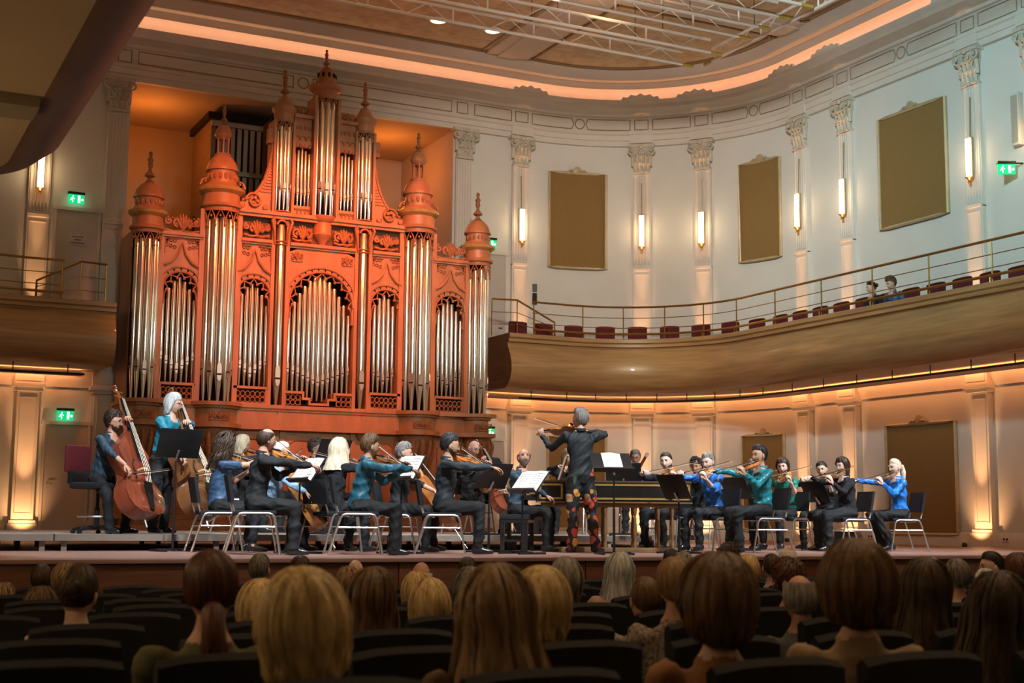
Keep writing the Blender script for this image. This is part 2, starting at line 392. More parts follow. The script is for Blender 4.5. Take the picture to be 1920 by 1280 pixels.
def ped_mesh():
    mb = MB(); h = .205; mb.box(-h, h, -.08, .02, 3.6, 6.12); mb.box(-h-.0, h+.0, -.11, .02, 6.10, 6.16); mb.box(-h-.03, h+.03, -.12, .02, 3.6, 3.85)
    for x in (-.16, .16): mb.box(x-.009, x+.009, -.092, -.08, 3.95, 6.02)
    mb.box(-.16, .16, -.092, -.08, 6.0, 6.02); mb.box(-.16, .16, -.092, -.08, 3.95, 3.97)
    return mb.mesh('pedestal_panel', TRIM)
def low_mesh():
    mb = MB(); h = .20; mb.box(-h, h, -.12, .02, .0, 2.80)
    mb.box(-.30, .30, -.22, .02, 2.80, 2.87); mb.box(-.25, .25, -.18, .02, 2.73, 2.80); mb.box(-.26, .26, -.19, .02, 2.87, 3.15)
    mb.box(-.215, .215, -.20, -.19, 2.92, 3.08)
    mb.box(-.27, .27, -.19, .02, 0, .24); mb.box(-.24, .24, -.16, .02, .24, .30)
    for x in (-.14, .14): mb.box(x-.01, x+.01, -.134, -.12, .42, 2.62)
    mb.box(-.14, .14, -.134, -.12, 2.60, 2.62); mb.box(-.14, .14, -.134, -.12, .42, .44)
    return mb.mesh('lower_pilaster', TRIM)
CAP, SHF, PED, LOW = capital_mesh(), shaft_mesh(), ped_mesh(), low_mesh()
def pilaster(s):
    par = wall_back if abs(s) < A0 else (wall_right if s > 0 else wall_left)
    M = fr(s)
    for me, nm in ((SHF, 'pilaster'), (LOW, 'lower_pilaster')):
        o = link(nm, me, par); o.matrix_world = M
        if nm == 'pilaster':
            for m2, n2 in ((CAP, 'capital'), (PED, 'pedestal_panel')): link(n2, m2, o)
for p in PIL: pilaster(p)
for p in PIL[:4]: pilaster(-p)
# string course and skirting under the balcony
struct(sweep([(0, .0), (.05, .0), (.05, .22), (.03, .25), (0, .25)], 5.5, SEND).obj('baseboard_right', TRIM))
struct(sweep([(0, .0), (.05, .0), (.05, .22), (.03, .25), (0, .25)], -SEND, -5.5).obj('baseboard_left', TRIM))
for i, (a, b) in enumerate(((3.75, SEND), (-SEND, -3.75))):
    struct(sweep([(0, 2.84), (.05, 2.84), (.06, 2.90), (.10, 2.98), (.12, 3.06), (.12, 3.16), (0, 3.16)], a, b).obj('trim_%d' % (3+i), TRIM))
# amber LED line under the balconies and small floor uplights at the pilasters
for i, (a, b) in enumerate(((4.3, SEND-9), (-7.5, -4.3))):
    tr_ = struct(sweep([(.30, 3.10), (.34, 3.10), (.34, 3.12), (.30, 3.12)], a, b).obj('trim_%d' % (5+i), STRIP2)); sweep([(.38, 3.03), (.40, 3.03), (.40, 3.125), (.38, 3.125)], a, b).obj('shade_lip', TRIM, tr_)
UPL = MB().lathe([(.045, 0), (.05, .03), (.04, .07), (.035, .075)], 10).mesh('floor_uplight', BLACK)
upn = 0
for s in [5.213, 8.178, 9.627, 12.345, 13.801, 17.298, 18.75, -5.213]:
    for zf, nm, en in ((0, 'stage floor', 170), (3.65, 'balcony floor', 520)):
        p = wp(s, .58 if zf == 0 else .52); d = wp(s, .10)
        o = link('floor_uplight', UPL, None, (p.x, p.y, zf)); n_ = {5.213: 'first', 8.178: 'second', 9.627: 'third', 12.345: 'fourth', 13.801: 'fifth', 17.298: 'sixth', 18.75: 'seventh', -5.213: 'left-hand'}[s]
        tag(o, 'small black uplight on the %s by the %s pilaster %s' % (nm, n_, 'right of the organ' if s > 0 else 'near the doors'), 'uplight', 'pilaster uplights')
        for za, pw_, an in (((.55, 60, 85), (2.0, 420, 24)) if zf == 0 else ((1.35, 150, 26), (2.65, 480, 12), (4.62, 1100, 6.5))):
            spot((p.x, p.y, zf+.10), (d.x, d.y, zf+za), (1, .46, .18), pw_, an, 1.0, .03)

# balconies --------------------------------------------------------------
BPROF = [(0, 3.17), (1.42, 3.15), (1.50, 3.14), (1.62, 3.19), (1.76, 3.32), (1.83, 3.50), (1.82, 3.68), (1.75, 3.86), (1.66, 4.00), (1.62, 4.08), (1.64, 4.12),
         (1.69, 4.13), (1.69, 4.19), (1.73, 4.22), (1.73, 4.29), (1.70, 4.31), (1.50, 4.31), (1.50, 3.65), (0, 3.65)]
def balcony(name, s0, s1, ends):
    o = struct(sweep(BPROF[1:17], s0, s1, closed=False).obj(name, VENEER, smooth=40))
    sweep([(0, 3.17), (1.42, 3.15)], s0, s1, closed=False).obj('balcony_soffit', SOFFIT, o)
    sweep([(1.50, 3.65), (0, 3.65)], s0, s1, closed=False).obj('balcony_floor', SOFFIT, o)
    for s in ends:
        n = len(BPROF); v = []
        for off, z in BPROF: p = wp(s, off); v.append((p.x, p.y, z))
        v += [tuple(wp(s, 0)+Vector((0, 0, 4.31)))]
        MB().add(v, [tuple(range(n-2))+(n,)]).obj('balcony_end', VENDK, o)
    return o
bal_r = balcony('balcony_right', 4.15, SEND, (4.15,))
bal_l = balcony('balcony_left', -(A0+AL+10.2), -3.95, (-3.95,))
# wider stalls-side balcony on the left, above the camera
Q = []
xe, ye, rr = -7.08, -15.0, 1.3
for (o, z) in [(-.40, 3.15), (-.32, 3.13), (-.20, 3.17), (-.04, 3.30), (.03, 3.50), (.02, 3.70), (-.06, 3.90), (-.14, 4.08), (-.06, 4.14), (-.03, 4.31), (-.3, 4.31)]:
    row = [(xe+o, YR, z)]
    for k in range(13):
        a = PI/2*k/12; row.append((xe-rr+(rr+o)*math.cos(a), ye-rr+(rr+o)*math.sin(a), z))
    row.append((-W, ye+o, z)); Q.append(row)
mb = MB(); n = len(Q[0])
mb.add([p for r_ in Q for p in r_], [(i*n+k, i*n+k+1, (i+1)*n+k+1, (i+1)*n+k) for i in range(len(Q)-1) for k in range(n-1)])
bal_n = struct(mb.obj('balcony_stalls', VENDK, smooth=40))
MB().add(Q[0]+[(-W, YR, 3.15)], [tuple(range(n+1))]).obj('balcony_soffit', mat('near_soffit_paint', (.50, .38, .24), .85, var=.06, scale=1.5), bal_n)
MB().add(Q[-1]+[(-W, YR, 4.31)], [tuple(range(n, -1, -1))]).obj('balcony_deck', SOFFIT, bal_n)
MB().box(-W, -7.5, -18.1, -17.75, 3.08, 3.15).obj('soffit_shade_strip', mat('near_strip_shade', (.30, .24, .17), .85, var=.05), bal_n)  # darker strip painting a shaded stripe across the soffit
gr = MB()
for k in range(7): gr.box(-8.05+k*.05, -8.03+k*.05, -21.3, -20.1, 3.10, 3.15)
gr.box(-8.07, -7.71, -21.3, -20.1, 3.135, 3.15); gr.obj('vent_grille', BROWN, bal_n)

def railing(name, label, s0, s1, step, zt=5.02):
    t = thing(name, label, 'railing', tuple(wp((s0+s1)/2, 1.6)+Vector((0, 0, 4.31)))); inv = Vector(t.location)
    def P(s, off, z): p = wp(s, off); return (p.x-inv.x, p.y-inv.y, z-inv.z)
    S = sr(s0, s1, .2)
    MB().tube([P(s, 1.60, zt) for s in S], .024, 6).obj('handrail', BRASS, t)
    for z in (4.78, 4.56): MB().tube([P(s, 1.60, z) for s in S], .009, 5).obj('thin_rail', BRASS, t)
    MB().tube([P(s, 1.66, 4.42) for s in S], .026, 6).obj('ledge_rail', BRASS, t)
    n = int(round((s1-s0)/step)); me = MB().tube([(0, 0, 0), (0, 0, zt-4.31)], .015, 6).mesh('post', BRASS)
    me2 = MB().tube([(0, 0, 0), (0, 0, .11)], .012, 5).mesh('ledge_post', BRASS)
    for i in range(n+1):
        s = s0+.03+(s1-s0-.06)*i/n; link('post', me, t, P(s, 1.60, 4.31)); link('ledge_post', me2, t, P(s, 1.66, 4.31))
    return t
railing('balcony_railing', 'long curved brass railing along the right-hand balcony front', 4.75, A0+AL+14, 1.42)
railing('balcony_railing', 'short brass railing on the left balcony beside the organ', -8.5, -4.9, 1.5)
def stair_rail(sg, label):
    t = thing('stair_railing', label, 'railing', (sg*4.3, -1.3, 4.31))
    X = [-.25, .25, 1.05]; Z = [.80, .78, .32]
    MB().tube([(sg*x, .25-.22*i, z) for i, (x, z) in enumerate(zip(X, Z))]+[(sg*1.05, -.19, 0)], .022, 6).obj('handrail', BRASS, t)
    for k in (.35, .68): MB().tube([(sg*x, .25-.22*i, z*(1-k)) for i, (x, z) in enumerate(zip(X, Z))], .009, 5).obj('thin_rail', BRASS, t)
    for x, y, z in ((-.25, .25, .80), (.25, .03, .78), (.62, -.07, .56)): MB().tube([(sg*x, y, 0), (sg*x, y, z)], .013, 6).obj('post', BRASS, t)
stair_rail(1, 'sloping brass stair railing at the organ end of the right balcony')
stair_rail(-1, 'sloping brass stair railing at the organ end of the left balcony')
# lighting rail hung under each balcony edge
for a, b, nm in ((4.6, A0+AL+12, 'right'), (-9, -4.4, 'left')):
    t = thing('cable_rail', 'thin dark rail hung on short rods under the %s balcony edge' % nm, 'rail', tuple(wp((a+b)/2, 1.30)+Vector((0, 0, 2.98)))); c = Vector(t.location)
    S = sr(a, b, .2); MB().tube([wp(s, 1.30)+Vector((0, 0, 2.98))-c for s in S], .02, 5).obj('rail', BLACK, t)
    me = MB().tube([(0, 0, 0), (0, 0, .18)], .010, 5).mesh('hanger', BLACK); n = int((b-a)/.95)
    for i in range(n+1): link('hanger', me, t, wp(a+(b-a)*(i+.3)/(n+.6), 1.30)+Vector((0, 0, 2.98))-c)

# doors with frames
def door(n, sg, z0, z1, x0=4.08, x1=4.86):
    xa, xb = sorted((sg*x0, sg*x1)); mb = MB().box(xa, xb, -.03, .01, z0, z1)
    o = struct(mb.obj('door_%d' % n, mat('door_paint', (.50, .47, .44), .5, var=.03)))
    f = MB(); f.box(xa-.05, xa, -.05, .01, z0, z1+.05); f.box(xb, xb+.05, -.05, .01, z0, z1+.05); f.box(xa-.08, xb+.08, -.06, .01, z1, z1+.07)
    f.obj('door_frame', TRIM, o); hx = xa+.07 if sg < 0 else xb-.07
    MB().tube([(hx, -.03, z0+1.0), (hx, -.08, z0+1.0), (hx+.10*(1 if sg < 0 else -1), -.08, z0+1.0)], .011, 6).obj('door_handle', STEEL, o)
    return o
d1 = door(1, -1, 3.65, 6.30); door(2, -1, 0, 2.12); door(3, 1, 3.65, 6.30); door(4, 1, 0, 2.12)
nt_ = MB().box(-4.62, -4.28, -.045, -.03, 5.62, 5.84)
nt_.obj('door_notice', mat('notice_paper', (.56, .52, .48), .6), d1)
tx = MB()
for i, wd in enumerate((.22, .14, .26)):
    tx.box(-4.45-wd/2, -4.45+wd/2, -.049, -.045, 5.78-i*.06, 5.80-i*.06)
tx.obj('notice_print', mat('notice_print', (.18, .16, .15), .7), d1)
def exit_sign(loc, rotz, label, arm=False):
    t = thing('exit_sign', label, 'exit sign', loc, rotz, 'green exit signs')
    MB().rbox(-.16, .16, -.05, .05, .18, .23, .008).obj('housing', BLACK, t)
    MB().box(-.15, .15, -.018, .018, 0, .18).obj('sign_panel', GREEN, t)
    m = MB()
    for y0, y1 in ((-.023, -.018), (.018, .023)):
        # running figure, doorway and arrow
        m.add([], []); 
        for pts, w_ in (((-.085, .085, -.065, .120), .022), ((-.065, .115, -.03, .085), .012), ((-.07, .110, -.10, .10), .012), ((-.085, .085, -.06, .05), .016), ((-.06, .05, -.075, .02), .014), ((-.085, .085, -.115, .06), .016)):
            (xa, za, xb, zb) = pts; dx, dz = xb-xa, zb-za; L = math.hypot(dx, dz); px, pz = -dz/L*w_/2, dx/L*w_/2
            m.prism([(xa+px, za+pz), (xb+px, zb+pz), (xb-px, zb-pz), (xa-px, za-pz)], (y0, y1))
        m.prism([(-.062+.013*math.cos(k*PI/4), .143+.013*math.sin(k*PI/4)) for k in range(8)], (y0, y1))
        m.prism([(.03, .02), (.03, .16), (.075, .16), (.075, .02)], (y0, y1)); 
        m.prism([(.09, .075), (.09, .095), (.11, .095), (.11, .115), (.138, .085), (.11, .055), (.11, .075)], (y0, y1))
    m.obj('pictogram', SIGNW, t)
    if arm: MB().tube([(.16, 0, .20), (.30, 0, .20)], .014, 6).obj('arm', BLACK, t)
    else: MB().tube([(0, 0, .23), (0, .12, .23)], .012, 6).obj('arm', BLACK, t)
    return t
exit_sign((-4.53, -.14, 6.42), 0, 'green exit sign above the upper door left of the organ')
exit_sign((-4.53, -.14, 2.20), 0, 'green exit sign above the stage door left of the organ')
exit_sign((4.42, -.14, 6.42), 0, 'green exit sign half hidden behind the right organ turret')
exit_sign((4.42, -.14, 2.20), 0, 'green exit sign at stage level right of the organ base')
exit_sign((9.60, -10.25, 6.48), math.radians(-27), 'green exit sign on the upper right wall by the loudspeaker', True)
t = thing('column_loudspeaker', 'slim white column loudspeaker high on the right wall', 'loudspeaker', (W-.07, -10.35, 7.0))
MB().rbox(-.07, .06, -.09, .09, 0, .95, .012).obj('cabinet', TRIM, t)
MB().box(-.078, -.07, -.07, .07, .05, .90).obj('grille', mat('speaker_grille', (.40, .36, .31), .7, var=.2, scale=80), t)
MB().box(.06, .07, -.03, .03, .3, .7).obj('bracket', STEEL, t)
# wall switches and sockets
for s, z, nm in ((5.62, 5.55, 'grey'), (5.62, 5.25, 'black')):
    o = MB().rbox(-.05, .05, -.05, 0, 0, .17 if nm == 'grey' else .26, .008).xf(fr(s, 0, z)).obj('wall_box', BLACK if nm == 'black' else mat('grey_plastic', (.10, .14, .13), .5))
    tag(o, '%s wall box beside the first pilaster above the balcony, the %s of the pair' % (nm, 'upper' if nm == 'grey' else 'lower'), 'wall box')
for s, nm in ((14.3, 'behind the blonde violinist in blue'), (17.75, 'at the foot of the far right pilaster')):
    t = thing('wall_socket', 'white double wall socket just above the stage %s' % nm, 'socket', tuple(wp(s, .06)+Vector((0, 0, .10))), math.atan2(*(lambda n: (n.x, -n.y))(wn(s))) if False else -PI/2)
    MB().rbox(-.07, .07, -.015, .005, 0, .08, .005).obj('plate', WHITE, t)
    for x in (-.035, .035): MB().lathe([(.022, 0), (.022, .003)], 10).xf(Matrix.Translation((x, -.015, .04)) @ Matrix.Rotation(PI/2, 4, 'X')).obj('outlet', BLACK, t)

# pilaster lamps and acoustic panels
def wall_lamp(s, label, z=6.62, en=6):
    M = fr(s, .0, 0); t = thing('wall_lamp', label, 'wall lamp', (0, 0, 0), 0, 'lamps on the pilasters'); t.matrix_world = fr(s, .16, z)
    m = MB()
    for x in (-.032, .032): m.rbox(x-.024, x+.024, -.04, .0, .04, .76, .010)
    m.obj('glow_tube', LAMPE, t)
    b = MB()
    for k in range(8): b.box(-.062, .062, -.046, -.038, .08+k*.09, .086+k*.09)
    b.box(-.06, .06, 0, .05, .02, .78); b.obj('glass_rods', GILT, t)
    MB().lathe([(.01, -.10), (.03, -.07), (.015, -.04), (.05, 0), (.09, .03), (.02, .04)], 10, (0, -.01, 0)).obj('finial', BRASS, t)
    MB().tube([(0, .03, .78), (0, .06, 1.55)], .012, 5).obj('cable', GILT, t)
    q = wp(s, .34); l = bpy.data.lights.new('lamp_light', 'POINT'); l.color = (1, .66, .32); l.energy = en; l.shadow_soft_size = .10
    lo = link('lamp_light', l, t, (0, -.14, .40)); return t
for s, nm in zip(PIL[1:8], ('first', 'second', 'third', 'fourth', 'fifth', 'sixth', 'seventh')): wall_lamp(s, 'glowing glass rod lamp on the %s pilaster right of the organ' % nm)
wall_lamp(-PIL[1], 'glowing glass rod lamp on the pilaster left of the organ doors')
for yy, nm in ((-17.5, 'farther'), (-22.5, 'nearer')): wall_lamp(-(A0+AL+(-yy-RC)), 'added out-of-view lamp on the left wall under the stalls balcony, the %s one' % nm, 1.3, 34)  # lamps added out of view to brighten the balcony soffit
def acoustic(s0, s1, z0, z1, label):
    c = wp((s0+s1)/2); t = thing('acoustic_panel', label, 'wall panel', (c.x, c.y, z0), 0, 'brown fabric wall panels'); T = Matrix.Translation((-c.x, -c.y, -z0))
    n = 8; pr = [(.02, z0), (.02, z1), (.06, z1), (.06, z0)]
    sweep([(.0, z0), (.045, z0), (.045, z1), (.0, z1)], s0, s1, step=.15).xf(T).obj('fabric', PANEL, t)
    P = []
    for i in range(n+1): p = wp(s0+(s1-s0)*i/n, .05); P.append((p.x, p.y, z0))
    for i in range(n+1): p = wp(s1-(s1-s0)*i/n, .05); P.append((p.x, p.y, z1))
    MB().tube(P, .035, 6, closed=True).xf(T).obj('frame', mat('panel_frame', (.46, .38, .24), .45, .2, var=.1), t)
    o = MB(); o.lathe([(.10, 0), (.10, .02), (.06, .03), (.06, .045), (.02, .05)], 12); o = MB().join(o, Matrix.Translation((0, 0, .06)) @ Matrix.Rotation(PI/2, 4, 'X'))
    for sx in (-1, 1): o.tube([(sx*.09, -.02, .05), (sx*.17, -.02, .06), (sx*.23, -.02, .02), (sx*.27, -.02, .03)], [.03, .028, .02, .01], 6)
    o.xf(T @ fr((s0+s1)/2, .05, z1)).obj('crest_rosette', mat('panel_frame', ()), t)
ang = lambda d: A0+RC*math.radians(d)
for z0, z1, nm in ((6.15, 8.38, 'upper'), (.20, 2.27, 'stage-level')):
    acoustic(ang(5.5), ang(23.7), z0, z1, '%s brown panel in the bay nearest the organ' % nm)
    acoustic(ang(66), ang(81), z0, z1, '%s narrow brown panel in the curved corner bay' % nm)
    acoustic(13.801-5.213+A0+AL-12.345+6.77-4.327 if False else A0+AL+6.77-RC, A0+AL+8.6-RC, z0, z1, '%s wide brown panel on the straight right wall' % nm)

# ceiling fittings and trusses -------------------------------------------
for x, y, nm in ((2.15, -2.3, 'left'), (3.4, -2.3, 'right')):
    t = thing('ceiling_downlight', 'round glowing downlight under the ceiling, the %s of two' % nm, 'downlight', (x, y, ZC-.02))
    MB().lathe([(.19, .10), (.20, .02), (.17, 0), (.15, .02)], 16).obj('rim', WHITE, t)
    MB().lathe([(.15, .0), (.10, -.02), (.01, -.03)], 16).obj('lens', mat('downlight_glow', (1, .66, .36), .5, var=0, emit=7), t)
t = thing('ceiling_speaker', 'dark round loudspeaker set in the mottled ceiling', 'loudspeaker', (5.6, -3.8, ZC+.02))
MB().lathe([(.20, .12), (.21, 0), (.17, -.01)], 18).obj('rim', BLACK, t); MB().lathe([(.17, .01), (.09, .02), (.01, 0)], 18).obj('cone', mat('speaker_cone', (.05, .05, .05), .6), t)
t = thing('ceiling_vent', 'round pale ceiling vent with a dark slot', 'vent', (7.1, -2.6, ZC+.02))
MB().lathe([(.40, .12), (.40, 0), (.34, -.03), (.30, 0)], 24).obj('rim', CEILF, t); MB().lathe([(.26, .10), (.26, .02), (.01, .0)], 20).obj('disc', CEILP, t); MB().box(-.2, .2, -.10, .10, -.012, .01).obj('slot', BLACK, t)
for i, (x, y, nm) in enumerate(((5.3, -1.4, 'nearest the organ'), (8.3, -3.9, 'in the rounded corner'), (7.2, -4.4, 'beside the truss ends'), (9.0, -7.0, 'over the side balcony'))):
    tag(MB().lathe([(.05, .12), (.05, 0), (.03, -.005)], 10).obj('ceiling_spot', BLACK, None, (x, y, ZC+.02)), 'tiny dark recessed ceiling spot %s' % nm, 'ceiling spot')
YEL = mat('truss_end_yellow', (.45, .33, .06), .5)
CH = .26
brace = MB().tube([(0, 0, 0), (.42, 0, CH)], .011, 5).mesh('brace', WHITE); brace2 = MB().tube([(0, 0, CH), (.42, 0, 0)], .011, 5).mesh('brace', WHITE); upr = MB().tube([(0, 0, 0), (0, 0, CH)], .020, 5).mesh('upright', WHITE)
def truss(loc, rotz, L, label, rods):
    t = thing('lighting_truss', label, 'truss', loc, rotz, 'white lighting trusses')
    for z in (0, CH): MB().tube([(0, 0, z), (L, 0, z)], .032, 8).obj('chord', WHITE, t)
    e = MB().tube([(L, 0, 0), (L+.26, 0, 0)], .036, 8).obj('end_cap', YEL, t)
    n = int(L/.42)
    for i in range(n):
        if i % 4 == 3: link('upright', upr, t, (i*.42+.1, 0, 0))
        else: link('brace', brace if i % 2 else brace2, t, (i*.42, 0, 0))
    for x in rods: MB().tube([(x, 0, CH), (x, 0, ZC-9.5-.04)], .008, 5).obj('hanging_rod', BLACK, t)
for i, (y, x0, x1, nm) in enumerate(((-5.05, -8.5, 6.3, 'nearest the organ'), (-5.9, -8.2, 6.4, 'second from the organ'), (-6.9, -7.8, 6.35, 'third from the organ'), (-7.5, -7.2, 6.35, 'fourth from the organ'), (-8.1, -6.5, 6.35, 'fifth from the organ'), (-8.75, -6, 6.35, 'sixth from the organ'))):
    truss((x0, y, 9.5), 0, x1-x0, 'white ladder truss hung under the ceiling, %s' % nm, (x1-x0-1.1, x1-x0-3.4, 4))
truss((6.72, -13.5, 9.5), PI/2, 8.0, 'white truss running crosswise past the yellow ends of the others', (3.0, 6.6))

# ================================================================== THE ORGAN
organ = thing('pipe_organ', 'tall carved wooden pipe organ with domed turrets and tin pipes', 'pipe organ', (0, -1.65, 0))
TW = [(-3.43, .35), (-2.05, .43), (2.05, .43), (3.43, .35)]
def outline(off, hw=3.66, yb=1.2):
    P = []; x = -hw-off; y0 = -.06-off
    P.append((x, yb)); P.append((x, y0))
    for cx, r in TW:
        R = r+off
        for k in range(9):
            a = PI+PI*k/8; px, py = cx+R*math.cos(a), .02+R*math.sin(a)
            if py < y0 and -hw-off <= px <= hw+off: P.append((px, py))
    P += [(hw+off, y0), (hw+off, yb)]; return P
def slab(z0, z1, off, mi=0, mb=None, **k):
    P = outline(off, **k); n = len(P); mb = mb or MB()
    return mb.add([(x, y, z0) for x, y in P]+[(x, y, z1) for x, y in P],
                  [tuple(range(n-1, -1, -1)), tuple(range(n, 2*n))]+[(i, (i+1) % n, (i+1) % n+n, i+n) for i in range(n)], mi)
slab(2.47, 2.54, .10).obj('main_ledge', ORGW, organ); slab(2.42, 2.47, .05).obj('ledge_moulding', ORGD, organ)
slab(2.14, 2.42, 0).obj('frieze_band', ORGW, organ); slab(2.06, 2.14, .09).obj('lower_ledge', ORGW, organ)
MB().box(-3.62, 3.62, -.02, 1.2, .35, 2.06).obj('base_case', ORGW, organ)
for i in range(3): MB().box(-3.75+.12*i, 3.75-.12*i, -.75+.24*i, 1.2, .0+.115*i, .115+.115*i).obj('step', ORGW, organ)
def scrolls(w, h, r=.016, n=2):
    """carved rinceau: paired spirals either side of a palmette, in the xz plane"""
    m = MB()
    for sx in (-1, 1):
        for j in range(n):
            cx = sx*w*(j+.62)/(n+.35)/2*1.05; cz = h*(.52 if j % 2 else .46); R = min(h*.36, w/(n*4.6)); P = []
            for k in range(15):
                a = (-PI/2 if j % 2 == 0 else PI/2)+sx*(1 if j % 2 == 0 else -1)*k*.55; q = R*(1-k/19); P.append((cx+q*math.cos(a), -.02, cz+q*math.sin(a)))
            m.tube(P, [r*(1-.4*k/15) for k in range(15)], 5)
            m.ell((cx, -.025, cz), (R*.32, .02, R*.32), 6, 4)
            for a in (.8, 2.2, 4.0): m.ell((cx+R*1.15*math.cos(a), -.015, cz+R*1.15*math.sin(a)), (R*.34, .015, R*.20), 6, 4)
        m.tube([(0, -.02, h*.1), (sx*w*.2, -.02, h*.06), (sx*w*.46, -.02, h*.14)], r*.8, 5)
    for a in (-.7, -.35, 0, .35, .7): m.tube([(0, -.02, h*.15), (h*.28*math.sin(a), -.035, h*.15+h*.40*math.cos(a)), (h*.42*math.sin(a), -.02, h*.15+h*.72*math.cos(a))], [r*.6, r*1.2, r*.4], 5)
    return m
def lattice(w, h, nx, nz, r=.011):
    m = MB(); dx, dz = w/nx, h/nz
    for i in range(nx):
        for j in range(nz):
            cx, cz = -w/2+dx*(i+.5), dz*(j+.5)
            m.tube([(cx+dx*.47*math.cos(k*PI/5), 0, cz+dz*.47*math.sin(k*PI/5)) for k in range(10)], r, 4, closed=True)
            m.ell((cx, -.006, cz+dz*.48), (r*1.6, r, r*1.6), 5, 4)
    for x in (-w/2, w/2): m.box(x-.008, x+.008, -.01, .01, 0, h)
    return m
for x, wd in ((-2.73, .60), (-1.36, .52), (1.36, .52), (2.73, .60)):
    MB().tube([(x-wd/2, -.065, 2.19), (x+wd/2, -.065, 2.19), (x+wd/2, -.065, 2.37), (x-wd/2, -.065, 2.37)], .013, 4, closed=True).obj('frieze_frame', ORGD, organ)
for x in (-.33, .33): scrolls(.62, .20, .016).xf(Matrix.Translation((x, -.06, 2.18))).obj('carved_rinceau', ORGD, organ)
MB().tube([(-.68, -.065, 2.17), (.68, -.065, 2.17), (.68, -.065, 2.39), (-.68, -.065, 2.39)], .013, 4, closed=True).obj('frieze_frame', ORGD, organ)
for cx, r in TW:
    scrolls(.42, .20, .012).xf(Matrix.Translation((cx, -r+.02, 2.18))).obj('carved_rinceau', ORGD, organ)
    # carved corbel under the turret
    m = MB().lathe([(.05, .95), (.13, 1.05), (.20, 1.30), (r*.72, 1.60), (r*.88, 1.85), (r*.95, 2.06)], 14, (cx, .02, 0), PI, 2*PI)
    for k in range(7):
        a = PI+PI*(k+.5)/7; m.tube([(cx+q*math.cos(a), .02+q*math.sin(a), z) for q, z in ((.16, 1.08), (.27, 1.35), (r*.86, 1.62), (r*1.02, 1.88), (r*.97, 1.98))], [.02, .035, .045, .04, .02], 5)
    m.obj('carved_corbel', ORGD, organ)
for x in (-.86, .86):
    MB().lathe([(.02, 1.92), (.06, 1.98), (.10, 2.08), (.12, 2.25), (.13, 2.42)], 10, (x, -.02, 0), PI, 2*PI).obj('corbel', ORGD, organ)
# base panels: pilaster strips and door leaves
for x in (-3.05, -2.40, -1.70, -1.02, -.72, .72, 1.02, 1.70, 2.40, 3.05): MB().box(x-.05, x+.05, -.06, 0, .35, 2.06).obj('base_stile', ORGW, organ)
for x0, x1 in ((-3.0, -2.45), (-1.65, -1.07), (-.66, -.02), (.02, .66), (1.07, 1.65), (2.45, 3.0)):
    d = MB().rbox(x0, x1, -.045, 0, .45, 1.98, .012).obj('base_panel', mat('organ_panel_wood', (.36, .15, .065), .45, var=.2, scale=4, stretch=(1, 1, .3)), organ)
    MB().tube([(x0+.08, -.05, .55), (x1-.08, -.05, .55), (x1-.08, -.05, 1.80), ((x0+x1)/2+.12, -.05, 1.88), ((x0+x1)/2-.12, -.05, 1.88), (x0+.08, -.05, 1.80)], .014, 4, closed=True).obj('panel_moulding', ORGD, d)

# pipes ------------------------------------------------------------------
def pipe(x, y, r, zb, zm, zt, face=-PI/2, par=organ):
    m = MB().lathe([(r*.30, zb-zb), (r*.98, zm-zb), (r, zm-zb+r*.2), (r, zt-zb-.012), (r*.9, zt-zb), (.004, zt-zb)], 12)
    k = MB(); a = r
    k.prism([(-.55*a, .25*a), (.55*a, .25*a), (.55*a, 2.0*a), (.35*a, 2.7*a), (0, 2.95*a), (-.35*a, 2.7*a), (-.55*a, 2.0*a)], (-a*1.04, -a*.7), 1)
    k.prism([(-.55*a, -.18*a), (.55*a, -.18*a), (.55*a, .25*a), (-.55*a, .25*a)], (-a*1.01, -a*.7), 2)
    k.prism([(-.55*a, -.18*a), (-.50*a, -.9*a), (-.25*a, -1.5*a), (0, -1.65*a), (.25*a, -1.5*a), (.50*a, -.9*a), (.55*a, -.18*a)], (-a*1.05, -a*.6), 1)
    m.join(k, Matrix.Rotation(face+PI/2, 4, 'Z') @ Matrix.Translation((0, 0, zm-zb)))
    return m.obj('pipe', [TIN, LIP, VOID], par, (x, y, zb), smooth=40)
def tower_pipes(cx, R, r, n, zb, zt, zm, dz=.10, cy=.05):
    for i in range(n):
        u = (i-(n-1)/2)/((n-1)/2); a = -PI/2+u*1.22
        pipe(cx+R*math.cos(a), cy+R*math.sin(a), r*(1-.12*abs(u)), zb, zm+dz*abs(u), zt-.03*abs(u), a)
for cx in (-3.43, 3.43): tower_pipes(cx, .20, .062, 5, 2.54, 5.56, 3.08)
for cx in (-2.05, 2.05): tower_pipes(cx, .25, .078, 5, 2.54, 6.08, 3.06)
for cx in (-.86, .86): pipe(cx, 0, .088, 2.54, 3.06, 6.10)
tower_pipes(0, .185, .060, 5, 6.36, 8.70, 6.86, .05)
for cx in (-.85, .85): tower_pipes(cx, .135, .044, 5, 6.34, 8.10, 6.80, .03)
def field(cx, hw, n, zs, ztop, drop, zm, r):
    for i in range(n):
        u = (i-(n-1)/2)/((n-1)/2)
        pipe(cx+u*(hw-r*.9), .10, r*(1-.22*abs(u)), zs+.01, zm+.24*abs(u), ztop-drop*abs(u)**1.6)
for cx in (-2.78, -1.37, 1.37, 2.78): field(cx, .34, 7, 2.86, 4.90, .42, 3.14, .046)
field(0, .66, 13, 2.66, 5.19, .78, 3.04, .050)
for cx in (-.455, .455):
    for i in range(5):
        h = i if cx < 0 else 4-i
        pipe(cx-.15+i*.075, .06, .032, 6.52, 6.78+.02*abs(i-2), 7.55+.06*(2-abs(i-2))+.05, -PI/2)

